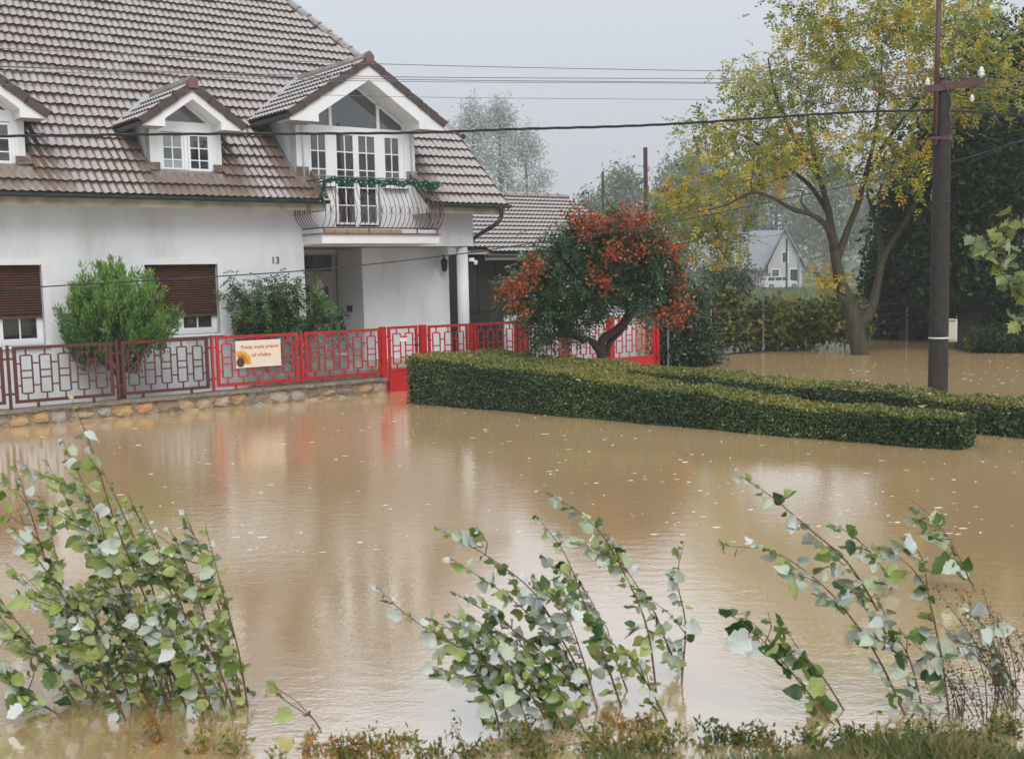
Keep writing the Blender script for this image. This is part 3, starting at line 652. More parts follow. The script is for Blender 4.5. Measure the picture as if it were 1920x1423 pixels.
# ------------------------------------------------------------------ stone plinth wall
PO = (8.0, FV, 0.0)
gw = empty('garden_wall', hw(8, FV, 0), ANG, 'low field stone wall with mossy cap under the red street fence', 'stone wall')
UWL, UWR = 1.0, 11.64
def captop(u): return .285 + .03 * (u - 5) / 6.5
mb = MB(); mb.prism([(UWL, FV - .13, -.6), (UWR, FV - .13, -.6), (UWR, FV - .13, captop(UWR) - .05), (UWL, FV - .13, captop(UWL) - .05)], (0, .3, 0)); mb.build('mortar', MORT, gw, PO)
mb = MB(); nseg = 60; us = np.linspace(UWL, UWR + .02, nseg + 1)
ring = []
for u in us:
    j = rng.normal(size=6) * .007; zt_ = captop(u); ring.append([(u, FV - .20 + j[0], zt_ - .05 + j[1]), (u, FV - .205 + j[2], zt_ - .008 + j[3]), (u, FV - .17, zt_ + j[4] * .6), (u, FV + .2, zt_ + j[5] * .6), (u, FV + .2, zt_ - .05)])
vs = [p for r in ring for p in r]; fs = [(i * 5 + a, i * 5 + (a + 1) % 5, (i + 1) * 5 + (a + 1) % 5, (i + 1) * 5 + a) for i in range(nseg) for a in range(5)]
mb.add(vs, fs + [(4, 3, 2, 1, 0), tuple(nseg * 5 + a for a in range(5))]); mb.build('cap', CAPC, gw, PO)
def rock(w_, h_, d_, seed):
    r = np.random.default_rng(seed); n = 11; ang = np.sort(np.linspace(0, 2 * np.pi, n, endpoint=False) + r.normal(size=n) * .16)
    rad = 1 + r.normal(size=n) * .14; sq = 1 / np.maximum(np.abs(np.cos(ang)), np.abs(np.sin(ang))) ** .55
    ox, oz_ = np.cos(ang) * rad * sq * w_ / 2, np.sin(ang) * rad * sq * h_ / 2
    vs = [(x, 0, z) for x, z in zip(ox, oz_)] + [(x * .93, -d_ * .55, z * .93) for x, z in zip(ox, oz_)]
    vs += [(x * .62 + r.normal() * .01, -d_ * (.85 + r.normal() * .15), z * .62 + r.normal() * .01) for x, z in zip(ox, oz_)] + [(0, -d_ * 1.02, 0)]
    fs = [(i, (i + 1) % n, n + (i + 1) % n, n + i) for i in range(n)] + [(n + i, n + (i + 1) % n, 2 * n + (i + 1) % n, 2 * n + i) for i in range(n)]
    fs += [(2 * n + i, 2 * n + (i + 1) % n, 3 * n) for i in range(n)]
    return vs, fs
sc_ = 0
rows = [(.125, .21), (-.06, .17)]
for r, (zc, hh) in enumerate(rows):
    u = 3.6 + r * .17
    while u < UWR - .12:
        w_ = random.uniform(.18, .46); w_ = min(w_, UWR - .02 - u); sc_ += 1
        small = random.random() < .16
        h_ = hh * random.uniform(.78, 1.08) * (.6 if small else 1)
        vs, fs = rock(w_ * .9, h_ * .95, random.uniform(.03, .065), sc_)
        zz = zc + (captop(u) - .285) + random.uniform(-.02, .02) - (.015 if r == 0 else 0)
        o = MB().add(vs, fs).build('stone', STONE, gw, (0, 0, 0), smooth=False); o.location = (u + w_ / 2 - PO[0], -.118, zz); o.rotation_euler = (0, random.uniform(-.22, .22), 0)
        u += w_ + random.uniform(.0, .03)
# ------------------------------------------------------------------ red fence
ZT, ZB = 1.31, .385
def lattice_mesh(w_, h_, gap_l, gap_r, mat_, bar=.024):
    """one motif: an upright rectangle with two cross bars, stubs to the rails and to its neighbours"""
    mb = MB(); rw, rh = w_, h_ * .755; zb_ = h_ * .125; t = bar; y = .009
    def B(x0, x1, z0, z1): mb.box(x0, x1, -y, y, z0, z1)
    B(-rw / 2 - t / 2, -rw / 2 + t / 2, zb_, zb_ + rh); B(rw / 2 - t / 2, rw / 2 + t / 2, zb_, zb_ + rh)
    for z in (0, .41, .60, 1): B(-rw / 2 + t / 2, rw / 2 - t / 2, zb_ + rh * z - t / 2, zb_ + rh * z + t / 2)
    B(-t / 2, t / 2, -.01, zb_ - t / 2); B(-t / 2, t / 2, zb_ + rh + t / 2, h_ + .01)
    for z in (.21, .79):
        B(rw / 2 + t / 2, rw / 2 + gap_r + .001, zb_ + rh * z - t / 2, zb_ + rh * z + t / 2)
        if gap_l: B(-rw / 2 - gap_l, -rw / 2 - t / 2, zb_ + rh * z - t / 2, zb_ + rh * z + t / 2)
    return mb.mesh('lattice_motif', [mat_])
def panel(parent, off, u0, u1, z0, z1, mat_, n, v=FV, tabs=True, brackets=True):
    f_ = .055; mb = MB()
    mb.box(u0, u0 + f_, v - .018, v + .018, z0, z1); mb.box(u1 - f_, u1, v - .018, v + .018, z0, z1)
    mb.box(u0 + f_, u1 - f_, v - .017, v + .017, z1 - f_ * .95, z1); mb.box(u0 + f_, u1 - f_, v - .017, v + .017, z0, z0 + f_ * .95)
    if tabs:
        for t in (.22, .78): mb.box(u0 + (u1 - u0) * t - .02, u0 + (u1 - u0) * t + .02, v - .015, v + .015, z0 - .12, z0)
    if brackets:
        for z in (z0 + .16, z1 - .2): mb.box(u0 - .06, u0, v - .012, v + .012, z - .018, z + .018); mb.box(u1, u1 + .06, v - .012, v + .012, z - .018, z + .018)
    pa = mb.build('panel', mat_, parent, off)
    iw = (u1 - u0) - 2 * f_; p_ = iw / n; rw = p_ * .60; gap = p_ - rw; h_ = z1 - z0 - 2 * f_ * .95
    m1 = lattice_mesh(rw, h_, gap / 2, gap / 2, mat_)
    for i in range(n):
        o = bpy.data.objects.new('lattice_motif', m1); link(o, pa); o.location = (u0 + f_ + (i + .5) * p_ - off[0], v - off[1], z0 + f_ * .95 - off[2])
    return pa
fence = empty('fence', hw(8, FV, .3), ANG, 'red painted metal street fence of rectangle lattice panels on the stone wall', 'fence')
FO = (8.0, FV, .3)
posts = [2.83, 4.6, 6.37, 8.09, 9.87]
for i, u in enumerate(posts): MB().box(u - .022, u + .022, FV - .022, FV + .022, .22, 1.335).build('post', REDR if i < 3 else REDP, fence, FO)
MB().box(11.62, 11.74, FV - .05, FV + .05, -.5, 1.335).build('post', REDP, fence, FO)
ends = posts + [11.70]
for i in range(5): panel(fence, FO, ends[i] + .075, ends[i + 1] - .075, ZB - (.015 if i < 3 else .0), ZT, REDR if i < 3 else REDP, 5)
# pedestrian gate
go = (12.15, FV, 0.0)
gate = empty('gate', hw(12.15, FV, 0), ANG, 'narrow red garden gate with a plain sheet metal foot and a small notice', 'gate')
panel(gate, go, 11.80, 12.50, .42, 1.33, REDP, 2, tabs=False)
MB().box(11.80, 12.50, FV - .012, FV + .012, -.25, .42).build('foot_sheet', REDP, gate, go)
MB().box(12.40, 12.52, FV - .07, FV - .02, .92, .95).build('handle', BLACK, gate, go)
# fence beyond the gate
fo2 = (13.8, FV, 0.0)
f2 = empty('fence', hw(13.8, FV, 0), ANG, 'two red lattice fence panels between the garden gate and the corner posts', 'fence')
MB().box(12.56, 12.70, FV - .05, FV + .05, -.5, 1.335).build('post', REDP, f2, fo2)
MB().box(13.80, 13.87, FV - .03, FV + .03, -.5, 1.325).build('post', REDP, f2, fo2)
for u in (15.12, 15.25): MB().box(u - .05, u + .05, FV - .05, FV + .05, -.5, 1.33).build('post', REDP, f2, fo2)
panel(f2, fo2, 12.76, 13.76, .32, 1.315, REDP, 3, tabs=False); panel(f2, fo2, 13.92, 15.05, .32, 1.315, REDP, 4, tabs=False)
# driveway gate: two leaves and a side panel, backed by a white sheet wall
fo3 = (17.0, FV, 0.0)
f3 = empty('driveway_gate', hw(17, FV, 0), ANG, 'red lattice driveway gate leaves standing before a white wall', 'gate')
for u in (16.42, 17.80, 19.30): MB().box(u - .05, u + .05, FV - .05, FV + .05, -.5, 1.33).build('post', REDP, f3, fo3)
panel(f3, fo3, 15.34, 16.36, .30, 1.31, REDP, 4, tabs=False); panel(f3, fo3, 16.50, 17.73, .30, 1.33, REDP, 4, tabs=False)
panel(f3, fo3, 17.87, 19.24, .28, 1.28, REDP, 4, tabs=False)
MB().box(17.87, 19.24, FV - .012, FV + .012, -.3, .28).build('foot_sheet', REDP, f3, fo3)
wp = empty('white_wall', hw(17.2, FV + .75, 0), ANG, 'white panelled wall behind the driveway gate', 'wall')
for k in range(8):
    u0 = 15.3 + k * .50; MB().box(u0, u0 + .492, FV + .7, FV + .8, -.5, 1.42 + (.10 if k in (5, 6) else 0)).build('panel', WHITE, wp, (17.2, FV + .75, 0))
# greenish wind sheet tied behind the fence
SHEET = mat('greenish_plastic_sheet', (.30, .38, .39), .25, scale=1.7, col2=(.24, .32, .33))
nt = SHEET.node_tree; b = nt.nodes['Principled BSDF']; b.inputs['Alpha'].default_value = .26
o = MB().box(7.65, 11.55, FV + .06, FV + .066, .36, 1.27).build('wind_sheet', SHEET, None, (9.6, FV + .06, .36), loc=hw(9.6, FV + .06, .36), rz=ANG)
tag(o, 'translucent greenish plastic sheet stretched behind the red fence', 'plastic sheet')
# honey sign
SIGNB = mat('beige_sign_board', (.74, .62, .48), .5, scale=30, col2=(.68, .56, .44)); ORT = mat('orange_lettering', (.50, .13, .04), .5)
so = (8.98, FV - .03, .955)
sg = MB().box(8.53, 9.43, FV - .035, FV - .022, .715, 1.195).build('sign', SIGNB, None, so, loc=hw(*so), rz=ANG); tag(sg, 'cream board with orange lettering and a sunflower hung on the red fence', 'sign')
MB().box(8.522, 9.438, FV - .0345, FV - .0225, .707, .715).build('edge', PVC, sg, so); MB().box(8.522, 9.438, FV - .0345, FV - .0225, 1.195, 1.203).build('edge', PVC, sg, so)
for body, x, z in (('Predaj medu priamo', .03, .10), ('od včelára', .05, -.05)):
    t = bpy.data.objects.new('lettering', text_mesh(body, .092, ORT, .001)); link(t, sg); t.location = (x, -.0075, z); t.rotation_euler = (math.pi / 2, 0, 0)
PETAL = mat('sunflower_petal', (.75, .36, .02), .5, scale=14, col2=(.65, .22, .01)); SEED = mat('sunflower_heart', (.045, .018, .008), .8, scale=60, col2=(.10, .04, .01))
cx_, cz_ = -.365, -.145
for layer in range(2):
    for k in range(13):
        a = math.radians(-12 + 128 * (k + .5 * layer) / 13); L = .23 if layer == 0 else .21; d = np.array([math.cos(a), math.sin(a)]); q = np.array([-d[1], d[0]]); c0 = np.array([cx_, cz_])
        pts = [c0 + d * .05, c0 + d * L * .6 + q * .024, c0 + d * L, c0 + d * L * .6 - q * .024]
        pts = [(max(p[0], -.445), p[1]) for p in pts]; pts = [(p[0], min(max(p[1], -.236), .236)) for p in pts]
        MB().add([(p[0], -.0075 - .0012 * layer, p[1]) for p in pts], [(0, 1, 2, 3)]).build('petal', PETAL, sg)
MB().add([(max(cx_ + .078 * math.cos(t), -.446), -.0105, max(cz_ + .09 * math.sin(t), -.237)) for t in np.linspace(0, 2 * math.pi, 20, endpoint=False)], [tuple(range(20))]).build('flower_heart', SEED, sg)
# notice on the gate
no_ = (12.15, FV - .03, 1.08)
nn = MB().box(12.06, 12.24, FV - .032, FV - .022, 1.02, 1.14).build('notice', mat('white_notice', (.75, .75, .76), .5), None, no_, loc=hw(*no_), rz=ANG); tag(nn, 'small white notice with a red band on the garden gate', 'sign')
MB().box(12.065, 12.235, FV - .034, FV - .0325, 1.095, 1.135).build('red_band', mat('notice_red', (.55, .03, .03), .5), nn, no_)
# things on the terrace behind the fence
def pot_plant(u, v, label, h_, r_):
    t = empty('potted_conifer', hw(u, v, .46), ANG, label, 'potted plant')
    MB().lathe([(r_ * .75, 0), (r_, .3), (r_ * 1.08, .3), (r_ * 1.08, .34), (r_ * .9, .34)], (0, 0, 0), 14).build('pot', WHITE, t, smooth=True)
    n = 900; zz = rng.random(n) ** .8 * h_; rr = (1 - zz / h_) * .24 + .03; a = rng.random(n) * 6.28; rad = rr * np.sqrt(rng.random(n))
    P = np.stack([rad * np.cos(a), rad * np.sin(a), .34 + zz], 1); D = nrm(np.stack([np.cos(a), np.sin(a), np.full(n, .8)], 1) + rng.normal(size=(n, 3)) * .3)
    leaf_obj('foliage', t, leaf_mat('pot_conifer_green', [(.01, .035, .012), (.03, .07, .02)], .5), P, D, rdir(n), .07, .02, rng.random(n))
pot_plant(11.15, -1.2, 'small dark conifer in a white pot on the terrace', .75, .15)
yc = empty('canister', hw(10.55, -1.2, .46), ANG, 'orange yellow plastic canister standing on the terrace', 'canister')
MB().lathe([(.11, 0), (.12, .05), (.12, .3), (.09, .38), (.04, .41), (.04, .46)], (0, 0, 0), 14).build('body', mat('orange_plastic', (.5, .19, .02), .4), yc, smooth=True)
MB().lathe([(.045, .455), (.045, .5)], (0, 0, 0), 10).build('lid', BLACK, yc)
ter = MB()
trc = empty('terrace', hw(10.6, -1.0, .2), ANG); tag(trc, kind='structure')
for i in range(8):
    for j in range(3): MB().box(9.6 + i * .42, 10.01 + i * .42, FV + .35 + j * .5, FV + .84 + j * .5, .2, .46).build('paver', BEIGET, trc, (10.6, -1.0, .2))

# ------------------------------------------------------------------ clipped hedges
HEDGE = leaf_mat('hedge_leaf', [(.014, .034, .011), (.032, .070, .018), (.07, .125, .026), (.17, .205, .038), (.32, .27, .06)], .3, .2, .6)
HCORE = mat('hedge_core', (.010, .014, .006), .9)
def hedge(front, wdt, hgt, label, n, group=None):
    """front: plan polyline of the near face, wdt / hgt: widths and heights along it"""
    fr = np.array(front, float); seg = np.linalg.norm(np.diff(fr, axis=0), axis=1); cum = np.concatenate([[0], np.cumsum(seg)]); L = cum[-1]
    def at(s_):
        x = np.interp(s_, cum, fr[:, 0]); y = np.interp(s_, cum, fr[:, 1]); return np.stack([x, y], -1)
    ss = np.linspace(0, L, 60); P = at(ss); T = nrm(np.gradient(P, axis=0)); Nn = np.stack([-T[:, 1], T[:, 0]], -1); Nn *= np.sign((Nn @ np.array([.65, .76])))[:, None]
    W_ = np.interp(ss, np.linspace(0, L, len(wdt)), wdt); H_ = np.interp(ss, np.linspace(0, L, len(hgt)), hgt)
    H_ = H_ + .02 * np.sin(ss * 2.2) + .015 * np.sin(ss * 5.1 + 1)
    base = (float(P[30, 0]), float(P[30, 1]), 0.0); t = empty('hedge', base, 0, label, 'hedge', group)
    def surf(i, a):                                            # cross-section outline, a in 0..1 : front face, top, back face
        w_, h_ = W_[i], H_[i]; hh = h_ + .5
        prof = np.array([(0.04, -.5), (0, .1 * h_), (.0, h_ - .10), (.07, h_ - .015), (.2 * w_ + .05, h_ + .0), (.8 * w_, h_ + .0), (w_ - .07, h_ - .02), (w_, h_ - .1), (w_, -.5)])
        return prof
    vs = []; 
    for i in range(60):
        e = min(1, (min(ss[i], L - ss[i]) + .02) / .22) ** .5
        for a, z in surf(i, 0):
            a2 = W_[i] / 2 + (a - W_[i] / 2) * (.72 + .2 * e); z2 = -.5 + (z + .5) * (.86 + .08 * e)
            q = P[i] + Nn[i] * a2; vs.append((q[0], q[1], z2))
    k = 9; fs = [(i * k + j, i * k + j + 1, (i + 1) * k + j + 1, (i + 1) * k + j) for i in range(59) for j in range(k - 1)] + [tuple(range(k)), tuple(59 * k + j for j in range(k))[::-1]]
    MB().add(vs, fs).build('core', HCORE, t, base)
    # leaves over near face, top, back face and both ends
    pts = []; nor = []; bright = []
    def put(n_, kind):
        s_ = rng.random(n_) * L; q = at(s_); Tt = np.stack([np.interp(s_, ss, T[:, 0]), np.interp(s_, ss, T[:, 1])], -1); Nv = np.stack([np.interp(s_, ss, Nn[:, 0]), np.interp(s_, ss, Nn[:, 1])], -1)
        w_ = np.interp(s_, ss, W_); h_ = np.interp(s_, ss, H_); e = np.clip((np.minimum(s_, L - s_)) / .25, 0, 1); inset = (1 - np.sqrt(1 - (1 - e) ** 2))
        r = rng.random(n_); jit = np.abs(rng.normal(size=n_)) * .022 - (rng.random(n_) < .012) * rng.random(n_) * .06
        bulge = .035 * np.sin(s_ * 3.1 + 2 * r) + .03 * np.sin(s_ * 7.7 + 5 * r)
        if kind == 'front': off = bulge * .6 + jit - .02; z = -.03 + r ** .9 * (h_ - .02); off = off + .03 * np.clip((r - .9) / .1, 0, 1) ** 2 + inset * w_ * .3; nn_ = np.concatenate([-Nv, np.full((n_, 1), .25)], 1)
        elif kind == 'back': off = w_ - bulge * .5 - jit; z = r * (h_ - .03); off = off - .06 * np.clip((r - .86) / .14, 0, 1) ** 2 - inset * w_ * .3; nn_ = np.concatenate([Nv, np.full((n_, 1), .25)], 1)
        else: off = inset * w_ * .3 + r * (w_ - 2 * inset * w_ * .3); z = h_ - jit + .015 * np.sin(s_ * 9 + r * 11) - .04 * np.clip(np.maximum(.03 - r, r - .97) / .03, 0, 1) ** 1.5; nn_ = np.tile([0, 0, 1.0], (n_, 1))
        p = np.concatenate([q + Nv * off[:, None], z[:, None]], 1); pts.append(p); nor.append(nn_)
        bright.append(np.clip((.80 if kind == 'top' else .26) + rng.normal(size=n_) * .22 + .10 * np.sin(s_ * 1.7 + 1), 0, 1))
    area = {'front': L * np.mean(H_), 'top': L * np.mean(W_), 'back': L * np.mean(H_) * .5}; A = sum(area.values())
    for kd in area: put(int(n * area[kd] / A), kd)
    for end, i in ((0, 0), (1, 59)):
        m_ = int(n * .05); r = rng.random(m_); z = rng.random(m_) * H_[i]; q = P[i] + Nn[i] * (r * W_[i] * .96 + .02)[:, None] + T[i] * (-1 if end == 0 else 1) * (.06 * np.sin(r * np.pi) - .03 + rng.normal(size=m_) * .02)[:, None]
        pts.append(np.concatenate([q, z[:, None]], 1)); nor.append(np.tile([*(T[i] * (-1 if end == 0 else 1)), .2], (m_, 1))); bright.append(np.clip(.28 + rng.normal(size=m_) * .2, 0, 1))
    Pp = np.concatenate(pts); Nv = nrm(np.concatenate(nor) + rng.normal(size=Pp.shape) * .55); D = nrm(rng.normal(size=Pp.shape) + Nv * .5 + [0, 0, .3])
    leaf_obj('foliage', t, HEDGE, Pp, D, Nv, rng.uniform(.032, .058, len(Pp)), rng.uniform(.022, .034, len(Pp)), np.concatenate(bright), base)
    return t
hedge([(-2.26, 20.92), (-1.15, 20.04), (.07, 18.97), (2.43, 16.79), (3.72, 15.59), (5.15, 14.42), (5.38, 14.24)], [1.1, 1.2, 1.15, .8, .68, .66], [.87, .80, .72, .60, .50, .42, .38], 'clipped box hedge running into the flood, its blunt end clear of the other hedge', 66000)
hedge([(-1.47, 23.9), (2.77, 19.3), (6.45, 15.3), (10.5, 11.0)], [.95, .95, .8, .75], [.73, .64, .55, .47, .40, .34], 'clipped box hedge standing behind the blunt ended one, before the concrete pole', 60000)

# fallen yellow leaves lying on the hedges
YL = leaf_mat('fallen_leaf', [(.55, .25, .03), (.5, .42, .25), (.62, .36, .05)], .5)
for k, (px, py, z) in enumerate([(1593, 732, .50), (1720, 744, .46), (1738, 741, .46), (1713, 739, .46), (1795, 777, .41), (1720, 763, .47), (1500, 721, .56), (1090, 715, .70), (1880, 753, .34), (1860, 755, .34)]):
    p = onz(px, py, z); me = np_mesh('fallen_leaf', *leaf_quads(np.zeros((1, 3)), np.array([[1.0, .2, .1]]), np.array([[0, -.3, 1.0]]), .13, .085), YL, [random.random()])
    o = bpy.data.objects.new('fallen_leaf', me); link(o); o.location = tuple(p + [0, 0, .02]); o.rotation_euler = (0, 0, random.uniform(0, 6)); tag(o, *(('fallen yellow leaf lying on the blunt ended hedge', 'leaf', 'fallen leaves on the blunt ended hedge') if k in (4, 5, 7) else ('fallen yellow leaf lying on the hedge before the pole', 'leaf', 'fallen leaves on the hedge before the pole')))

# ------------------------------------------------------------------ trees and shrubs
def grow(limbs, targets, sag=.0, rtip=.006, jit=.08, ratio=.55, seg=5, pull=1.0):
    """limbs: [(points, radii)]; each target is joined to the nearest wood by a bent twig. Returns tubes and twig end directions."""
    tubes = []; nodes = []; rads = []
    for p, r in limbs:
        p = np.asarray(p, float); sp = spline(p, 5); rr = np.interp(np.linspace(0, 1, len(sp)), np.linspace(0, 1, len(r)), r); tubes.append((sp, rr)); nodes += list(sp[2:]); rads += list(rr[2:])
    root = np.asarray(limbs[0][0][0]); T = np.asarray(targets); d0 = np.linalg.norm(T - nodes[len(nodes) // 2], axis=1)
    nodes = np.array(nodes); rads = np.array(rads); order = np.argsort([np.min(np.linalg.norm(nodes - t, axis=1)) for t in T]); ends = np.zeros_like(T)
    for i in order:
        t = T[i]; dd = np.linalg.norm(nodes - t, axis=1) - rads * 2 + .3 * np.maximum(0, nodes[:, 2] - t[2]); j = int(np.argmin(dd)); a = nodes[j]; L = np.linalg.norm(t - a)
        u = np.linspace(0, 1, seg)[:, None]; up = np.array([0, 0, 1.0]) * L * .16
        p = a + (t - a) * u + up * np.sin(u * math.pi) * (1 - sag) + rng.normal(size=(seg, 3)) * jit * L * np.sin(u * math.pi); p[0] = a; p[-1] = t
        r0 = min(rads[j] * ratio, .012 + .028 * L); rr = np.linspace(r0, rtip, seg); tubes.append((p, rr)); ends[i] = nrm(p[-1] - p[-2])
        nodes = np.vstack([nodes, p[1:]]); rads = np.concatenate([rads, rr[1:]])
    return tubes, ends
def tube_obj(tubes, name, mat_, parent, off, nbig=8, nsmall=4):
    mb = MB()
    for p, r in tubes: mb.tube(p, np.maximum(r, .003), nbig if np.max(r) > .04 else nsmall, cap=True)
    return mb.build(name, mat_, parent, off, smooth=True)
def pinnate(P, D, N, n_leaf, L, lw, spread=.9):
    """compound leaves: n_leaf leaflets along a rachis of length L"""
    n = len(P); D = nrm(D); N = nrm(N - D * np.sum(N * D, 1, keepdims=True)); X = np.cross(D, N); PP = []; DD = []; NN = []
    for k in range(n_leaf):
        t = (k // 2 + 1) / (n_leaf // 2 + 1) if k < n_leaf - 1 else 1.0; sd = 1 if k % 2 else -1
        base = P + D * L * t - np.array([0, 0, 1.0]) * L * .25 * t * t
        dr = nrm(D * .45 + X * sd * spread) if k < n_leaf - 1 else D
        PP.append(base); DD.append(nrm(dr + rng.normal(size=(n, 3)) * .16 - np.array([0, 0, .15]))); NN.append(N + rng.normal(size=(n, 3)) * .3)
    return np.concatenate(PP), np.concatenate(DD), np.concatenate(NN)

# --- big walnut with autumn leaves, right
TY = 30.7
def tp(px, py, dy=0.0): return dep(px, py, TY + dy)
wb = onz(1612, 665); wbz = wb.copy(); wbz[2] = -.5
wt = empty('walnut_tree', wb, 0, 'spreading walnut tree with thin yellow and green autumn leaves standing in the flood', 'tree')
limbs = [([wbz, tp(1613, 665), tp(1602, 610), tp(1590, 565), tp(1576, 530), tp(1567, 485), tp(1560, 440, .3), tp(1552, 390, .5), tp(1538, 335, .6), tp(1522, 270, .5), tp(1510, 190, .3)], [.31, .26, .22, .19, .155, .13, .11, .09, .065, .045, .02]),
         ([tp(1564, 465), tp(1550, 425, -.4), tp(1520, 402, -.9), tp(1485, 392, -1.3), tp(1450, 372, -1.6), tp(1410, 362, -1.7), tp(1360, 385, -1.8), tp(1300, 400, -1.9)], [.10, .085, .07, .06, .045, .036, .026, .014]),
         ([tp(1556, 405, .5), tp(1520, 350, .9), tp(1470, 310, 1.2), tp(1420, 270, 1.4), tp(1360, 240, 1.3), tp(1300, 220, 1.2)], [.07, .058, .046, .034, .022, .012]),
         ([tp(1568, 490), tp(1590, 430, .2), tp(1608, 385, .4), tp(1622, 330, .6), tp(1640, 260, .8), tp(1650, 170, .8), tp(1655, 90, .6)], [.11, .09, .078, .065, .05, .036, .02]),
         ([tp(1622, 335, .6), tp(1660, 270, .2), tp(1700, 215, -.2), tp(1760, 150, -.5)], [.07, .055, .04, .02]),
         ([tp(1600, 620), tp(1632, 585, .5), tp(1645, 535, .8), tp(1658, 480, 1.0), tp(1690, 430, 1.0), tp(1716, 380, .9), tp(1742, 310, .8), tp(1765, 240, .7), tp(1800, 160, .7)], [.14, .12, .105, .09, .075, .065, .052, .036, .018]),
         ([tp(1648, 520, .8), tp(1652, 460, 1.4), tp(1640, 410, 1.8), tp(1625, 360, 2.0)], [.08, .07, .055, .03]),
         ([tp(1538, 340, .6), tp(1490, 260, .2), tp(1455, 180, -.2), tp(1440, 110, -.4)], [.07, .055, .04, .02]),
         ([tp(1600, 575), tp(1570, 553, -.35)], [.1, .055])]
# crown outline in several lobes: (px, py, radius px in x, in y, depth radius m, share)
lobes = [(1330, 385, 95, 75, 1.6, 13), (1420, 300, 110, 75, 2.0, 19), (1330, 250, 80, 60, 1.6, 9), (1430, 170, 85, 85, 2.0, 14), (1540, 110, 110, 90, 2.2, 20), (1520, 260, 110, 90, 2.4, 18), (1660, 90, 130, 85, 2.4, 20), (1800, 70, 130, 80, 2.6, 20), (1650, 250, 90, 110, 2.2, 14), (1740, 190, 90, 80, 2.0, 12), (1370, 430, 28, 50, 1.0, 4), (1850, 160, 80, 70, 2.0, 9), (1290, 440, 45, 45, 1.0, 3), (1600, 20, 180, 60, 2.2, 16), (1780, 10, 140, 60, 2.2, 12), (1335, 450, 45, 35, 1.0, 4), (1720, 320, 60, 60, 1.5, 7), (1255, 390, 45, 60, 1.2, 6)]
tg = []
for px, py, rx, ry, rd, sh in lobes:
    n = int(sh * 3.3); d = rdir(n) * (rng.random(n) ** .42)[:, None]
    for a in d: tg.append(tp(px + a[0] * rx, py + a[1] * ry, a[2] * rd * 1.1))
tg = np.array(tg); tubes, ends = grow(limbs, tg, sag=.1, jit=.10, rtip=.005)
tube_obj(tubes, 'trunk', BARK, wt, wb, 10, 4)
WALN = leaf_mat('walnut_leaf', [(.05, .085, .016), (.11, .16, .024), (.20, .24, .035), (.34, .34, .04), (.54, .44, .035), (.66, .38, .025)], .4, .35)
def clump_leaves(tg, ends, per, sd, nl, L, ll, lw, parent, off, mat_, bias, droop=.5, name='crown', cs=.22):
    n = len(tg) * per; base = np.repeat(tg, per, 0) + rng.normal(size=(n, 3)) * sd; D = nrm(np.repeat(ends, per, 0) * .5 + rng.normal(size=(n, 3)) * .8 - np.array([0, 0, droop * .4])); N = nrm(np.array([0, 0, 1.0]) + rng.normal(size=(n, 3)) * .5)
    P, D2, N2 = pinnate(base, D, N, nl, L, lw); cl = np.repeat(np.clip(bias + rng.normal(size=len(tg)) * cs, 0, 1), per); r = np.tile(np.clip(cl + rng.normal(size=n) * .13, 0, 1), nl)
    return leaf_obj(name, parent, mat_, P, D2, N2, rng.uniform(.8, 1.2, len(P)) * ll, rng.uniform(.8, 1.2, len(P)) * lw, r, off)
clump_leaves(tg, ends, 7, .21, 7, .27, .128, .058, wt, wb, WALN, .54)
# low yellow shoots on the trunk
lt = np.array([tp(1545 + rng.normal() * 22, 520 + rng.normal() * 16, rng.normal() * .4) for _ in range(26)]); clump_leaves(lt, rdir(26), 4, .12, 7, .22, .11, .05, wt, wb, WALN, .68, name='trunk_shoot')

# --- golden rain tree with rust-red seed pods, by the driveway gate
KY = 23.2
kb = dep(1128, 690, KY); kb[2] = 0
kt = empty('golden_rain_tree', kb, 0, 'small round tree with rust red seed pods and dark feathery leaves behind the hedge', 'tree')
def kp(px, py, dy=0.0): return dep(px, py, KY + dy)
base_k = kp(1127, 700); base_k[2] = -.5
limbs = [([base_k, kp(1128, 670), kp(1118, 650), kp(1108, 640), kp(1080, 632), kp(1060, 622), kp(1040, 600), kp(1015, 570)], [.11, .10, .085, .07, .06, .055, .045, .03]),
         ([kp(1128, 672), kp(1128, 640), kp(1150, 622), kp(1168, 605), kp(1178, 580), kp(1175, 545), kp(1170, 500)], [.09, .085, .075, .065, .055, .04, .025]),
         ([kp(1134, 665, .1), kp(1145, 640, .2), kp(1165, 620, .3), kp(1185, 590, .3), kp(1215, 550, .3), kp(1235, 510, .3)], [.075, .065, .055, .05, .035, .02]),
         ([kp(1178, 580), kp(1150, 550, -.2), kp(1120, 520, -.2), kp(1095, 480, -.1)], [.05, .04, .03, .02]),
         ([kp(1060, 622), kp(1070, 590, -.2), kp(1080, 550, -.3), kp(1075, 510, -.3)], [.04, .035, .025, .015])]
klob = [(990, 560, 40, 38, .6, 10), (1015, 510, 34, 30, .5, 8), (1050, 470, 42, 30, .6, 10), (1085, 520, 42, 34, .7, 11), (1045, 560, 36, 30, .6, 9), (1020, 610, 36, 24, .5, 8), (1100, 440, 36, 28, .6, 8), (1140, 480, 40, 32, .7, 10), (1180, 440, 44, 28, .6, 10), (1225, 470, 38, 32, .6, 9), (1255, 520, 30, 36, .6, 8), (1200, 520, 40, 30, .7, 9), (1150, 545, 42, 26, .7, 10), (1100, 575, 40, 22, .6, 8), (1210, 570, 38, 22, .6, 7), (1262, 575, 22, 24, .4, 4), (1140, 412, 22, 14, .4, 3), (960, 545, 16, 24, .3, 3), (1060, 610, 26, 18, .4, 4)]
tg = []
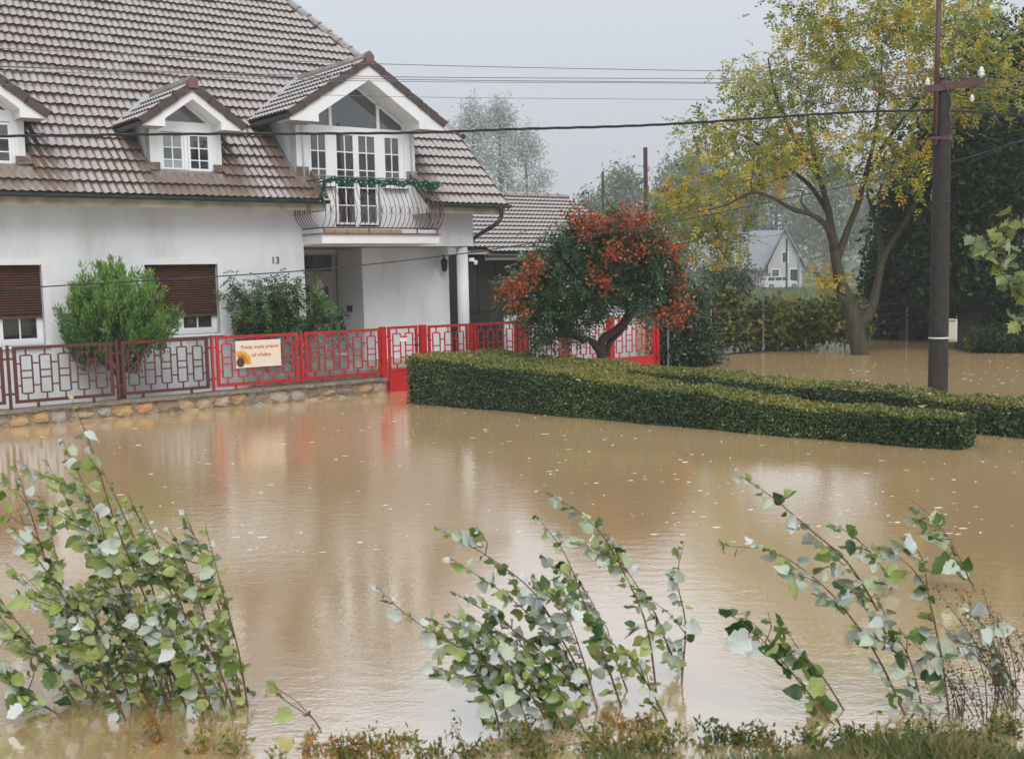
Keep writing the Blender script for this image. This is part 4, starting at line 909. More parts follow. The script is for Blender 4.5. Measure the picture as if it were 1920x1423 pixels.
for px, py, rx, ry, rd, sh in klob:
    n = int(sh * 1.9); d = rdir(n) * (rng.random(n) ** .4)[:, None]
    for a in d: tg.append(kp(px + a[0] * rx, py + a[1] * ry, a[2] * rd))
tg = np.array(tg); tubes, ends = grow(limbs, tg, sag=.2, rtip=.004); tube_obj(tubes, 'trunk', BARKD, kt, kb)
KOEL = leaf_mat('golden_rain_leaf', [(.014, .042, .02), (.028, .075, .03), (.05, .115, .04), (.10, .18, .04), (.22, .30, .05)], .24, .25, .8)
hb_ = np.clip((tg[:, 2] - 1.0) / 2.0, 0, 1)
n = len(tg) * 11; base = np.repeat(tg, 11, 0) + rng.normal(size=(n, 3)) * .15; D = nrm(np.repeat(ends, 11, 0) * .4 + rng.normal(size=(n, 3)) * .8 - [0, 0, .35]); P, D2, N2 = pinnate(base, D, nrm(np.array([0, 0, 1.0]) + rng.normal(size=(n, 3)) * .45), 11, .30, .03, 1.1)
leaf_obj('crown', kt, KOEL, P, D2, N2, rng.uniform(.07, .11, len(P)), rng.uniform(.028, .045, len(P)), np.tile(np.clip(.42 + rng.normal(size=n) * .17, 0, 1), 11), kb)
PODS = leaf_mat('rust_red_pod', [(.30, .05, .02), (.52, .12, .035), (.62, .22, .06)], .5, .3)
pc = []
for (px, py, s_) in [(1090, 425, 26), (1120, 418, 30), (1150, 425, 26), (1185, 420, 26), (1210, 410, 20), (1175, 400, 14), (1240, 450, 20), (1258, 470, 22), (1265, 510, 24), (1272, 540, 20), (1250, 500, 18), (1280, 575, 16), (1150, 470, 24), (1120, 500, 16), (1070, 490, 12), (1130, 530, 22), (1115, 520, 18), (1000, 495, 18), (985, 530, 22), (965, 545, 22), (950, 545, 14), (975, 580, 14), (1010, 500, 12), (1240, 590, 14), (1200, 470, 20), (1100, 440, 18), (1080, 405, 10), (1270, 600, 10), (1085, 390, 6), (1180, 445, 16)]:
    q = kp(px, py, -.55 + rng.normal() * .25)
    m_ = int(s_ * 4.6); pc.append(q + rng.normal(size=(m_, 3)) * np.array([.13, .12, .12]))
pc = np.concatenate(pc); pr_ = np.concatenate([pc, pc, pc]); Dd = np.tile(rdir(len(pc)), (3, 1)); Nn_ = rdir(len(pr_))
leaf_obj('seed_pod', kt, PODS, pr_ - Dd * .025, Dd, Nn_,   .070, .050, np.tile(rng.random(len(pc)), 3), kb)

# --- conifer and young shrub in the front garden
def bush(name, label, cat, base, lob, per, mat_, parent_trunk=None, **k): pass
cb = hw(6.75, -.95, .32); CYY = cb[1]
ct = empty('conifer', cb, 0, 'bushy bright green juniper between the red fence and the shuttered window', 'shrub')
ct_l = []; cl = [(215, 580, 75, 60, .75, 34), (150, 620, 40, 55, .6, 14), (280, 620, 50, 50, .6, 18), (215, 650, 85, 50, .75, 22), (165, 560, 30, 40, .4, 8), (215, 530, 30, 25, .3, 8), (250, 560, 50, 40, .5, 12)]
for px, py, rx, ry, rd, sh in cl:
    n = int(sh * 3.0); d = rdir(n) * (rng.random(n) ** .33)[:, None]
    for a in d: ct_l.append(dep(px + a[0] * rx, py + a[1] * ry, CYY + a[2] * rd))
tg = np.array(ct_l); core = cb + [0, 0, .15]
tubes, ends = grow([([cb - [0, 0, .4], cb + [0, 0, .4], cb + [-.05, 0, .9], cb + [0, 0, 1.5]], [.09, .08, .05, .02]), ([cb + [0, 0, .3], cb + [.4, -.1, .7], cb + [.7, -.1, 1.1]], [.05, .04, .02]), ([cb + [0, 0, .3], cb + [-.4, -.1, .7], cb + [-.6, 0, 1.1]], [.05, .04, .02])], tg, rtip=.003); tube_obj(tubes, 'trunk', BARK, ct, cb)
CON = leaf_mat('juniper_green', [(.010, .030, .008), (.035, .10, .015), (.085, .20, .03), (.18, .32, .07)], .45, .2)
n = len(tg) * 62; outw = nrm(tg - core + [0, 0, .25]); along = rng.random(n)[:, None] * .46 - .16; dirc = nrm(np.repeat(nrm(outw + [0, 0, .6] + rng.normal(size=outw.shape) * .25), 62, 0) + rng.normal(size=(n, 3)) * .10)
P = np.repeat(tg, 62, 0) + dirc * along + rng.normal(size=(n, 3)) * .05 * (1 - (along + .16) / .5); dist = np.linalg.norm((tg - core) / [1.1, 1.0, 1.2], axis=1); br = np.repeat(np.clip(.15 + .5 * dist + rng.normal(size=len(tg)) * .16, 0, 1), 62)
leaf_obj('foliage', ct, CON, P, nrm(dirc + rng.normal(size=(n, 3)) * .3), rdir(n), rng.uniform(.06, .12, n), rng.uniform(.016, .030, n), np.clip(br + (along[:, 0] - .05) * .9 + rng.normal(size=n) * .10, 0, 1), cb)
sb_ = hw(9.75, -.75, .32); SY = sb_[1]
st = empty('feathery_shrub', sb_, 0, 'young feathery leaved shrub beside the porch and above the honey sign', 'shrub')
sl_ = [(495, 570, 50, 35, .5, 16), (540, 550, 35, 30, .4, 10), (460, 560, 25, 35, .35, 6), (530, 600, 70, 25, .5, 16), (600, 560, 28, 22, .35, 6), (600, 600, 35, 22, .35, 7), (480, 605, 50, 20, .4, 10), (550, 640, 70, 25, .4, 10)]
tgl = []
for px, py, rx, ry, rd, sh in sl_:
    n = int(sh * 1.6); d = rdir(n) * (rng.random(n) ** .45)[:, None]
    for a in d: tgl.append(dep(px + a[0] * rx, py + a[1] * ry, SY + a[2] * rd))
tg = np.array(tgl); tubes, ends = grow([([sb_ - [0, 0, .3], sb_ + [0, 0, .4], sb_ + [.05, 0, 1.0], sb_ + [.1, 0, 1.6]], [.05, .04, .03, .012])], tg, rtip=.003); tube_obj(tubes, 'trunk', BARK, st, sb_)
SHR = leaf_mat('shrub_green', [(.02, .05, .02), (.045, .10, .035), (.08, .15, .045), (.18, .25, .05)], .35, .25)
clump_leaves(tg, ends, 9, .12, 11, .26, .075, .036, st, sb_, SHR, .4, name='foliage', droop=.9)

# --- generic leafy masses: points in lobes at a pixel place and depth
def leafy(name, label, cat, base, lob, Y0, per, mat_, lsize, lwid, bias=.5, dens=1.0, bark=BARKD, trunk_r=.12, sd=.2, group=None, top=None, cs=.2, part='crown', dark_in=0.0):
    t = empty(name, base, 0, label, cat, group); tg = []
    for px, py, rx, ry, rd, sh in lob:
        n = max(3, int(sh * dens)); d = rdir(n) * (rng.random(n) ** .36)[:, None]
        for a in d: tg.append(dep(px + a[0] * rx, py + a[1] * ry, Y0 + a[2] * rd))
    tg = np.array(tg); cen = tg.mean(0); top = np.array(top) if top is not None else cen + [0, 0, (tg[:, 2].max() - cen[2]) * .4]; bs = np.array(base, float); bs[2] -= .5
    tubes, ends = grow([([bs, bs * .6 + top * .4 + rng.normal(size=3) * .05, bs * .3 + top * .7, top], [trunk_r, trunk_r * .8, trunk_r * .55, trunk_r * .2])], tg, rtip=.005)
    tube_obj(tubes, 'trunk', bark, t, base, 8, 3)
    n = len(tg) * per; P = np.repeat(tg, per, 0) + rng.normal(size=(n, 3)) * sd; N = nrm(np.array([0, -.25, 1.0]) + rng.normal(size=(n, 3)) * .6); D = nrm(rng.normal(size=(n, 3)) - [0, 0, .35])
    r = np.clip(np.repeat(np.clip(bias + rng.normal(size=len(tg)) * cs, 0, 1), per) + rng.normal(size=n) * .12, 0, 1)
    leaf_obj(part, t, mat_, P, D, N, rng.uniform(.75, 1.25, n) * lsize, rng.uniform(.75, 1.25, n) * lwid, r, base); return t
DARKL = leaf_mat('dark_wet_leaf', [(.008, .018, .007), (.014, .034, .011), (.026, .055, .015), (.05, .08, .02)], .55, .1, .2)
IVY = leaf_mat('ivy_leaf', [(.010, .028, .012), (.02, .05, .018), (.04, .08, .022), (.13, .16, .03)], .3, .15, .6)
VINE = leaf_mat('vine_leaf', [(.02, .04, .012), (.06, .10, .02), (.15, .17, .03), (.27, .25, .035), (.36, .29, .04)], .4, .3)
FRUIT = leaf_mat('grey_green_leaf', [(.03, .06, .025), (.06, .10, .04), (.13, .17, .07), (.26, .25, .06)], .4, .3)
# dark trees behind the pole
leafy('dark_tree', 'dense dark tree with a thick trunk just right of the concrete pole', 'tree', onz(1808, 655), [(1810, 330, 150, 110, 2.2, 40), (1890, 420, 130, 130, 2.4, 42), (1760, 420, 90, 100, 2.0, 26), (1830, 520, 110, 60, 2.0, 24), (1960, 300, 130, 150, 2.2, 26)], 33.0, 95, DARKL, .20, .12, .38, 3.2, trunk_r=.36, sd=.33)
leafy('dark_tree', 'dense dark leafy tree filling the gap between walnut and concrete pole', 'tree', onz(1700, 640), [(1690, 520, 55, 85, 2.0, 26), (1720, 440, 70, 80, 2.0, 22), (1690, 600, 45, 35, 1.6, 16), (1735, 580, 40, 50, 1.6, 14), (1660, 560, 26, 60, 1.4, 8)], 38.0, 90, DARKL, .20, .12, .36, 3.2, trunk_r=.25, sd=.33)
leafy('dark_tree', 'tall dark tree whose crown closes the view above the maple branch', 'tree', onz(2010, 650), [(1930, 130, 130, 120, 2.6, 34), (1850, 230, 120, 80, 2.4, 26), (2000, 420, 110, 180, 2.4, 30), (1900, 560, 90, 40, 2.2, 16)], 37.0, 85, DARKL, .22, .13, .42, 3.0, trunk_r=.4, sd=.38)
leafy('low_shrub', 'low dark green shrub at the water edge beneath the dark trees', 'shrub', onz(1880, 658), [(1880, 635, 55, 16, 1.2, 26), (1920, 645, 50, 16, 1.2, 20), (1850, 645, 30, 10, .8, 8)], 31.0, 60, DARKL, .12, .07, .62, 2.5, trunk_r=.04, sd=.14)
leafy('lime_shrub', 'small lime green seedling bush beside the dark tree trunk', 'shrub', onz(1823, 656), [(1824, 645, 13, 9, .3, 10)], 31.0, 30, leaf_mat('lime_leaf', [(.14, .22, .02), (.30, .36, .03)], .4, .3), .10, .06, .6, 2, trunk_r=.02, sd=.06)
# ivy bush by the driveway gate, vines on the wire fence, fruit tree
IB = onz(1290, 688); leafy('ivy_bush', 'dark glossy ivy bush climbing beside the end of the driveway gate', 'shrub', IB, [(1275, 620, 45, 60, .9, 40), (1315, 650, 35, 40, .9, 26), (1265, 665, 40, 25, .9, 22), (1300, 575, 28, 30, .7, 10), (1248, 600, 18, 60, .6, 12)], IB[1] + .6, 60, IVY, .095, .07, .36, 2.6, trunk_r=.07, sd=.13)
VB = onz(1452, 662)
vlob = [(x, 610 - (x - 1340) * .03 + rng.normal() * 4, 34, 34, .7, 22) for x in range(1335, 1600, 26)] + [(1360, 565, 30, 22, .5, 8), (1330, 590, 22, 26, .5, 8)]
leafy('grapevine', 'row of yellowing grapevine trained along the wire fence', 'vine', VB, vlob, VB[1] + 1.2, 40, VINE, .15, .13, .48, 1.6, trunk_r=.05, sd=.17, cs=.24)
leafy('fruit_tree', 'small grey green fruit tree behind the ivy bush and the vine row', 'tree', onz(1340, 640), [(1335, 520, 34, 30, 1.0, 12), (1375, 515, 30, 28, 1.0, 11), (1350, 550, 42, 22, 1.0, 12), (1395, 530, 18, 22, .7, 6)], 38.0, 40, FRUIT, .15, .06, .42, 1.8, trunk_r=.07, sd=.24, bark=BARK)

# trees across the street, out of the picture but mirrored in the window panes
for (x, y, h_) in ((30, 4, 9.0), (37, -2, 11.0), (27, -7, 8.0)):
    t_ = empty('street_tree', (x, y, 0), 0, f'leafy tree {"nearest the maple" if x == 30 else ("tallest of the row" if x == 37 else "farthest from the house")} across the street', 'tree', 'trees across the street'); tg = np.array([x, y, h_ * .6]) + rdir(120) * (rng.random(120) ** .4)[:, None] * [h_ * .3, h_ * .3, h_ * .38]
    bs = np.array([x, y, -.5]); tubes, ends = grow([([bs, bs + [0, 0, h_ * .4], bs + [0, 0, h_ * .85]], [.2, .15, .04])], tg, rtip=.01, seg=3); tube_obj(tubes, 'trunk', BARKD, t_, (x, y, 0), 6, 3)
    n = 120 * 30; leaf_obj('crown', t_, DARKL, np.repeat(tg, 30, 0) + rng.normal(size=(n, 3)) * .45, rdir(n), nrm(np.array([0, 0, 1.0]) + rng.normal(size=(n, 3)) * .6), .32, .2, rng.random(n), (x, y, 0))

# --- maple reaching in from the right
MY = 14.0
mbse = dep(2120, 900, MY); mbse[2] = 0
mt_ = empty('maple_tree', mbse, 0, 'young maple with large pale backed lobed leaves reaching in at the right edge', 'tree')
mtop = dep(2100, 260, MY)
mlimbs = [([mbse - [0, 0, .5], mbse + [0, 0, 1.2], mbse * .3 + mtop * .7, mtop], [.07, .06, .045, .02]), ([mbse + [0, 0, 1.6], dep(2020, 560, MY), dep(1960, 500, MY), dep(1900, 470, MY), dep(1850, 445, MY)], [.03, .025, .018, .012, .006]), ([mbse + [0, 0, 1.9], dep(2010, 480, MY - .2), dep(1950, 430, MY - .2), dep(1905, 410, MY - .2)], [.03, .025, .015, .006]), ([mbse + [0, 0, 1.4], dep(2010, 610, MY), dep(1950, 580, MY), dep(1905, 545, MY)], [.03, .02, .015, .006])]
mq = [(1838, 440), (1850, 470), (1862, 452), (1878, 478), (1842, 462), (1888, 455), (1895, 500), (1905, 480), (1912, 440), (1900, 415), (1918, 520), (1908, 550), (1925, 570), (1890, 525), (1862, 490), (1935, 450), (1940, 500), (1950, 540), (1925, 410), (1915, 600), (1960, 470), (1980, 520), (1870, 500)]
mtg = np.array([dep(a, b_, MY + rng.normal() * .2) for a, b_ in mq]); tubes, ends = grow(mlimbs, mtg, rtip=.003, seg=4); tube_obj(tubes, 'trunk', BARKD, mt_, mbse)
def lobed_leaf(outline, cup, mats, name, tw=0.0):
    """a leaf blade with its own upper and lower skin"""
    o_ = np.array(outline, float); n = len(o_); c = np.array([0, .42])
    def skin(dz, flip):
        vs = [(c[0], c[1], dz)] + [(x, y, dz + cup * (x * x * 1.1 + .25 * (y - .4) ** 2) + tw * x * (y - .3) + .05 * math.sin(9 * x + 7 * y)) for x, y in o_]
        fs = [(0, 1 + i, 1 + (i + 1) % n) for i in range(n)]; return vs, [f[::-1] for f in fs] if flip else fs
    mb = MB(); v, f = skin(.012, False); mb.add(v, f); mb.cur = 1; v, f = skin(-.012, True); mb.add(v, f)
    mb.cur = 0; mb.tube([(0, -.42, .1), (0, -.2, .02), (0, .05, 0)], .018, 3); return mb.mesh(name, mats, smooth=True)
half = [(.0, -.02), (.22, -.06), (.30, .10), (.52, .16), (.36, .32), (.58, .50), (.33, .52), (.30, .66), (.16, .70), (0, 1.0)]
mapo = half + [(-x, y) for x, y in half[-2:0:-1]]
half2 = [(.0, .0), (.20, -.05), (.36, .06), (.40, .22), (.34, .34), (.44, .46), (.30, .60), (.26, .74), (.12, .84), (0, 1.02)]
popo = half2 + [(-x, y) for x, y in half2[-2:0:-1]]
half3 = [(.0, .0), (.24, .0), (.40, .18), (.42, .38), (.30, .62), (.14, .86), (0, 1.05)]
popo2 = half3 + [(-x, y) for x, y in half3[-2:0:-1]]
MAPT = obj_rand_mat('maple_leaf_upper', [(.10, .14, .02), (.20, .20, .03), (.05, .09, .02)], .4, bump=.1); MAPB = obj_rand_mat('maple_leaf_pale', [(.30, .34, .25), (.22, .26, .14), (.36, .40, .34)], .4, bump=.1)
def thin(m, k):                                               # let light through a blade
    nt = m.node_tree; b = nt.nodes['Principled BSDF']; src = b.inputs['Base Color'].links[0].from_socket; tr = nt.nodes.new('ShaderNodeBsdfTranslucent'); nt.links.new(src, tr.inputs[0])
    ms = nt.nodes.new('ShaderNodeMixShader'); ms.inputs[0].default_value = k; nt.links.new(b.outputs[0], ms.inputs[1]); nt.links.new(tr.outputs[0], ms.inputs[2]); nt.links.new(ms.outputs[0], nt.nodes['Material Output'].inputs[0]); return m
POPT = thin(obj_rand_mat('poplar_leaf_upper', [(.03, .085, .02), (.07, .15, .03), (.15, .24, .04), (.04, .11, .025)], .35, bump=.12, bscale=12, nfac=.3), .35)
POPB = thin(obj_rand_mat('poplar_leaf_silver', [(.76, .79, .77), (.60, .67, .52), (.80, .82, .82), (.52, .60, .34), (.72, .76, .70)], .6, bump=.15, bscale=12, nfac=.18), .3)
POPL = thin(obj_rand_mat('poplar_leaf_light_upper', [(.16, .25, .04), (.24, .32, .06), (.12, .20, .03), (.30, .36, .09)], .4, bump=.12, bscale=12, nfac=.3), .4)
POPY = thin(obj_rand_mat('poplar_leaf_young', [(.42, .50, .13), (.54, .60, .24), (.36, .45, .09), (.60, .62, .34)], .45, bump=.12, bscale=12, nfac=.25), .35)
mleaf = [lobed_leaf(mapo, c, [MAPT, MAPB], 'leaf') for c in (-.5, .4, .9)]
def frame_from(d, n):
    d = nrm(d); n = nrm(n - d * (n @ d)); x = np.cross(d, n); return Matrix(((x[0], d[0], n[0]), (x[1], d[1], n[1]), (x[2], d[2], n[2])))
def put_leaf(me, parent, off, p, d, n, s_, name='leaf'):
    o = bpy.data.objects.new(name, me); link(o, parent); m_ = frame_from(np.asarray(d, float), np.asarray(n, float)).to_4x4()
    o.matrix_local = Matrix.Translation(Vector(np.asarray(p) - np.asarray(off))) @ m_ @ Matrix.Scale(float(s_), 4); return o
for q, e in zip(mtg, ends):
    for k in range(3):
        d = nrm(np.array([-.6, -.2, -.5]) + rng.normal(size=3) * .45); n_ = nrm(np.array([.1, -.6, .8]) + rng.normal(size=3) * .5)
        put_leaf(random.choice(mleaf), mt_, mbse, q + rng.normal(size=3) * .07, d, n_, random.uniform(.12, .21))

# ------------------------------------------------------------------ concrete pole, wires
PY = 20.0
def yw(px): return PY + (px - 1758) * 3 / 1694
pb = np.array([7.2, PY, 0.0])
def pole_thing(loc, label, full=True):
    t = empty('utility_pole', loc, 0, label, 'utility pole', None)
    MB().lathe([(.178, -.9), (.172, 0), (.135, 5.48), (.12, 5.52)], (0, 0, 0), 20).build('shaft', CONC, t, smooth=True)
    mb = MB(); mb.tube([(-.155, -.10, 4.38), (-.125, -.10, 7.2)], .045, 8); mb.build('mast_pipe', RUSTP, t, smooth=True)
    for z in (1.2, 2.35, 3.42): MB().lathe([(.172 - .0068 * z + .004, z), (.172 - .0068 * z + .004, z + .022)], (0, 0, 0), 18).build('band', BLACK, t)
    MB().lathe([(.152, 4.46), (.152, 4.53)], (0, 0, 0), 16).build('clamp', RUSTP, t); MB().box(-.24, -.08, -.16, -.02, 4.47, 4.52).build('clamp_bracket', RUSTP, t)
    MB().lathe([(.145, 5.30), (.15, 5.34), (.15, 5.42), (.13, 5.46)], (0, 0, 0), 16).build('clamp', RUSTP, t)
    MB().prism([(-.36, -.17, 5.24), (-.36, -.17, 5.36), (.66, -.14, 5.50), (.66, -.14, 5.38)], (0, .07, 0)).build('crossarm', RUSTP, t)
    for x, z, m_, s_ in ((-.31, 5.35, PORC, .8), (.36, 5.45, PORCB, .8), (.60, 5.48, PORC, 1.0), (.45, 5.08, PORC, .7)):
        o = MB().lathe([(.012, 0), (.03, .03), (.06, .05), (.06, .07), (.035, .08), (.055, .10), (.055, .12), (.03, .14), (.035, .17), (.012, .19)], (0, 0, 0), 12).build('insulator', m_, t, smooth=True); o.location = (x, -.13, z); o.scale = (s_, s_, s_)
    MB().tube([(.45, -.13, 5.42), (.45, -.13, 5.2)], .012, 5).build('insulator_pin', RUSTP, t)
    mb = MB(); mb.tube(spline([(.02, -.16, 5.60), (-.02, -.17, 5.4), (.10, -.17, 5.1), (.06, -.17, 4.9), (.13, -.15, 4.7)], 5), .008, 4); mb.build('jumper_wire', ALU, t)
    return t
pole = pole_thing(pb, 'round concrete utility pole with rusty crossarm and white insulators standing behind the hedges')
MB().lathe([(.1725, 1.06), (.1725, 1.085)], (0, 0, 0), 18).build('white_band', PORC, pole)
bx = empty('meter_box', pb + np.array([.24, .30, .98]), .15, 'small white meter box fixed behind the concrete pole', 'meter box')
MB().box(-.16, .16, -.10, .10, 0, .40).build('case', mat('cream_box', (.50, .47, .40), .5), bx, bevel=.012)
MB().box(-.12, .13, -.112, -.099, .05, .34).build('door', mat('cream_door_panel', (.44, .41, .35), .5), bx)
for z in (.36, .38, .02): MB().box(-.1, .12, -.108, -.1005, z, z + .008).build('vent', BLACK, bx)
MB().box(-.16, -.02, .09, .1, .1, .3).build('bracket', BLACK, bx)
# neighbouring poles out of the picture carry the other ends
pL = np.array([-21.6, dep(-1600, 500, yw(-1600))[1], 0.0]); 
def wire(px_pts, r, mat_, label, yf=yw, strands=1, group=None, cat='wire', ext=(None, None)):
    P = [dep(a, b_, yf(a)) for a, b_ in px_pts]
    P = spline(P, 10); mb = MB(); base = P[0]
    if strands == 1: mb.tube(P, r, 5)
    else:
        Q = spline(P[::3], 14); s_ = np.concatenate([[0], np.cumsum(np.linalg.norm(np.diff(Q, axis=0), axis=1))])
        for k in range(strands):
            ph = s_ * 5.2 + k * 2 * math.pi / strands; mb.tube(Q + np.stack([np.zeros_like(ph), np.cos(ph), np.sin(ph)], 1) * r, r * .95, 5)
    o = mb.build('overhead_wire' if strands == 1 else 'twisted_cable', mat_, None, tuple(base), loc=base); return tag(o, label, cat, group)
LX, RX = -1250, 2500
wire([(LX, 40), (-600, 66), (64, 94), (700, 120), (1310, 133), (1728, 137), (1830, 141)], .006, ALU, 'uppermost bare overhead wire running across the roof to the pole')
wire([(LX, 78), (-600, 101), (64, 126.5), (700, 144), (1320, 148), (1800, 150)], .006, ALU, 'overhead wire ending at the brown insulator on the crossarm')
wire([(LX, 84), (-600, 105), (64, 128), (700, 148.5), (1320, 155), (1728, 162)], .006, ALU, 'overhead wire ending at the insulator on the short arm beside the mast pipe')
wire([(LX, 94), (-600, 113), (64, 135), (700, 152.5), (1320, 157), (1830, 166)], .005, ALU, 'thin overhead wire just under the three bare crossarm wires')
wire([(LX, 122), (-600, 140), (64, 161), (700, 181), (1290, 187), (1812, 191)], .004, ALU, 'thinnest overhead wire running to the hanging insulator')
for (a, b_), nm in (((141, 150), 'from the large white insulator'), ((148, 160), 'from the brown insulator'), ((158, 178), 'from behind the crossarm'), ((166, 190), 'from below the crossarm'), ((191, 210), 'from the hanging insulator')):
    wire([(1828 if a != 191 else 1815, a), (1920, a + (b_ - a) * .3), (2200, b_), (RX, b_ + 4)], .006, ALU, f'bare overhead wire leading away {nm} past the dark trees')
wire([(LX, 262), (-600, 262), (64, 255), (300, 252), (590, 251), (790, 249), (950, 243), (1240, 234), (1580, 212), (1748, 207)], .012, WIRE, 'thick black twisted cable slung across the house front to the pole', strands=3, cat='cable')
wire([(1776, 208), (1840, 211), (1920, 218), (2200, 236), (RX, 250)], .012, WIRE, 'black twisted cable leaving the pole past the dark trees', strands=3, cat='cable')
wire([(-700, 590), (-300, 566), (64, 539), (400, 519), (600, 505), (850, 478), (1000, 456), (1240, 420), (1500, 367), (1750, 313), (1920, 262), (2200, 160), (RX, 40)], .010, WIRE, 'black service cable crossing low before the windows and rising behind the pole', yf=lambda x: 17.0 + (x - 64) * 5 / 1856)
wire([(1742, 193), (1660, 235), (1580, 270), (1400, 320), (1300, 334), (1210, 338), (1130, 326)], .009, ALU, 'service wire dropping from the pole to the rusty steel post', yf=lambda x: 20 + (1742 - x) * 21 / 532)
wire([(1300, 470), (1420, 448), (1540, 419), (1745, 345), (1830, 300), (1920, 264), (2200, 150), (RX, 20)], .007, ALU, 'thin service wire rising behind the walnut tree', yf=lambda x: 40 - (x - 1300) * 12 / 620)
# off-frame supports
for x_, lb in ((dep(LX, 100, yw(LX)), 'concrete utility pole at the far end of the wires beyond the dormers'), (dep(RX, 100, yw(RX)), 'concrete utility pole at the far end of the wires beyond the dark trees')):
    t = empty('utility_pole', (x_[0], x_[1], 0), 0, lb, 'utility pole'); MB().lathe([(.178, -.9), (.172, 0), (.135, 6.6), (.12, 6.64)], (0, 0, 0), 16).build('shaft', CONC, t, smooth=True); MB().box(-.06, .06, -.7, .7, 6.3, 6.42).build('crossarm', RUSTP, t)
# rusty posts beyond the driveway
def post(px, ytop, Y, r, label, mat_=RUSTP):
    a = dep(px, ytop, Y); o = MB().tube([(0, 0, -.6), (0, 0, a[2])], r, 8).build('post', mat_, None, loc=(a[0], a[1], 0)); return tag(o, label, 'post')
post(1210, 277, 41, .075, 'rusty brown steel post rising behind the red podded tree'); post(1130, 322, 56, .06, 'thin dark wooden post beyond the outbuilding roof', BARK)
# wire fence in front of the vines
wf_ = empty('wire_fence', onz(1450, 664), 0, 'grey steel posts and thin wires before the grapevine row', 'fence'); wo = onz(1450, 664)
pp = [(1253, 690, 600), (1333, 668, 545), (1431, 660, 542), (1511, 657, 542), (1584, 649, 560), (1700, 640, 575)]
fp = [onz(a, b_) for a, b_, c in pp]
for (a, b_, c), p in zip(pp, fp):
    zt_ = dep(a, c, p[1])[2]; MB().tube([p - [0, 0, .5], [p[0], p[1], zt_]], .026, 6).build('post', STEEL, wf_, wo)
for z in (.3, .6, .9, 1.2): MB().tube([p + [0, -.02, z] for p in fp], .004, 4).build('wire', STEEL, wf_, wo)
MB().tube([p + [0, 0, .0] for p in fp[1:4]], .05, 5).build('kerb', CONC, wf_, wo)

# ------------------------------------------------------------------ far off: meadow, house, car, posts, trees
FYH = 136.0
fhb = onz(1440, 546, .2)
FH = dep(1440, 546, FYH); 
def fx(px): return dep(px, 546, FYH)[0]
fz0 = float(gheight(FH[0], FYH)) - .1
fa = math.radians(-12)
far = empty('far_house', (FH[0], FYH, fz0), fa, 'pale gabled house standing in the mist beyond the meadow', 'house')
PXM = FYH / FPX
gw_ = 62 * PXM / 2; eh = 44 * PXM; rh_ = 110 * PXM; ln = 14.0
FW = mat('far_house_hazed_plaster', (.46, .47, .46), .8, scale=1, col2=(.40, .41, .40)); FR = mat('far_house_hazed_roof', (.24, .25, .27), .6, scale=2, col2=(.19, .19, .21)); FB = mat('far_brick', (.25, .10, .07), .8)  # wall and roof paled towards the sky: distance haze put into the colour
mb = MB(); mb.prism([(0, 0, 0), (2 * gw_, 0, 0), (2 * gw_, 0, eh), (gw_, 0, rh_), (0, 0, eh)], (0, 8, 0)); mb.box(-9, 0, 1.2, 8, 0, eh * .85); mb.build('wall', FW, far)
mb = MB()
for s_ in (0, 1):
    x0, x1 = (-.4, gw_) if s_ == 0 else (2 * gw_ + .4, gw_); zz = eh - .35; mb.prism([(x0, -.5, zz), (x1, -.5, rh_ + .05), (x1, -.5, rh_ + .35), (x0, -.5, zz + .3)], (0, 9, 0))
mb.prism([(-9.5, .6, eh * .8), (-9.5, .6, eh * .8 + .25), (-9.5, 4.6, rh_ + .1), (-9.5, 4.6, rh_ - .15)], (9.5 + gw_, 0, 0)); mb.prism([(-9.5, 4.6, rh_ - .15), (-9.5, 4.6, rh_ + .1), (-9.5, 8.6, eh * .8 + .25), (-9.5, 8.6, eh * .8)], (9.5 + gw_, 0, 0))
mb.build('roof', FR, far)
for x, z, w_, h_ in ((gw_ - .3, eh + .35, .6, 1.15), (gw_ - 1.5, .9, .8, 1.4), (gw_ + .6, .9, .8, 1.4)):
    f_ = MB().box(x - .1, x + w_ + .1, -.05, .02, z - .1, z + h_ + .1).build('window', PVC, far); MB().box(x, x + w_, -.07, -.055, z, z + h_).build('pane', GLASS, f_)
MB().box(-3.4, -1.0, 1.1, 1.19, 0, 2.3).build('garage_front', FR, far); MB().box(-.9, .3, -1.2, -.8, 0, 1.9).build('chimney_base', FB, far)
# car: estate seen from its rear left quarter
CYD = 126.0; cpx = dep(1461, 545, CYD); cz0 = float(gheight(cpx[0], CYD))
car = empty('parked_car', (cpx[0], CYD, cz0), math.radians(14), 'silver estate car parked before the far house', 'car')
CARP = mat('silver_paint', (.52, .54, .56), .3, coat=.6); CARG = mat('car_glass', (.02, .025, .03), .1); TYRE = mat('tyre', (.015, .015, .015), .8); LAMP = mat('tail_lamp_red', (.5, .03, .02), .3)
def sect(x, w_, z0, z1): return [(x, -w_, z0), (x, w_, z0), (x, w_, z1), (x, -w_, z1)]
secs = [(-2.15, .80, .35, .85), (-2.05, .85, .28, .98), (-1.0, .88, .25, 1.0), (.9, .88, .25, .98), (1.6, .86, .27, .90), (2.1, .78, .33, .75)]
mb = MB(); vs = [p for s_ in secs for p in sect(*s_)]; fs = [(i * 4 + j, i * 4 + (j + 1) % 4, (i + 1) * 4 + (j + 1) % 4, (i + 1) * 4 + j) for i in range(5) for j in range(4)] + [(3, 2, 1, 0), (20, 21, 22, 23)]
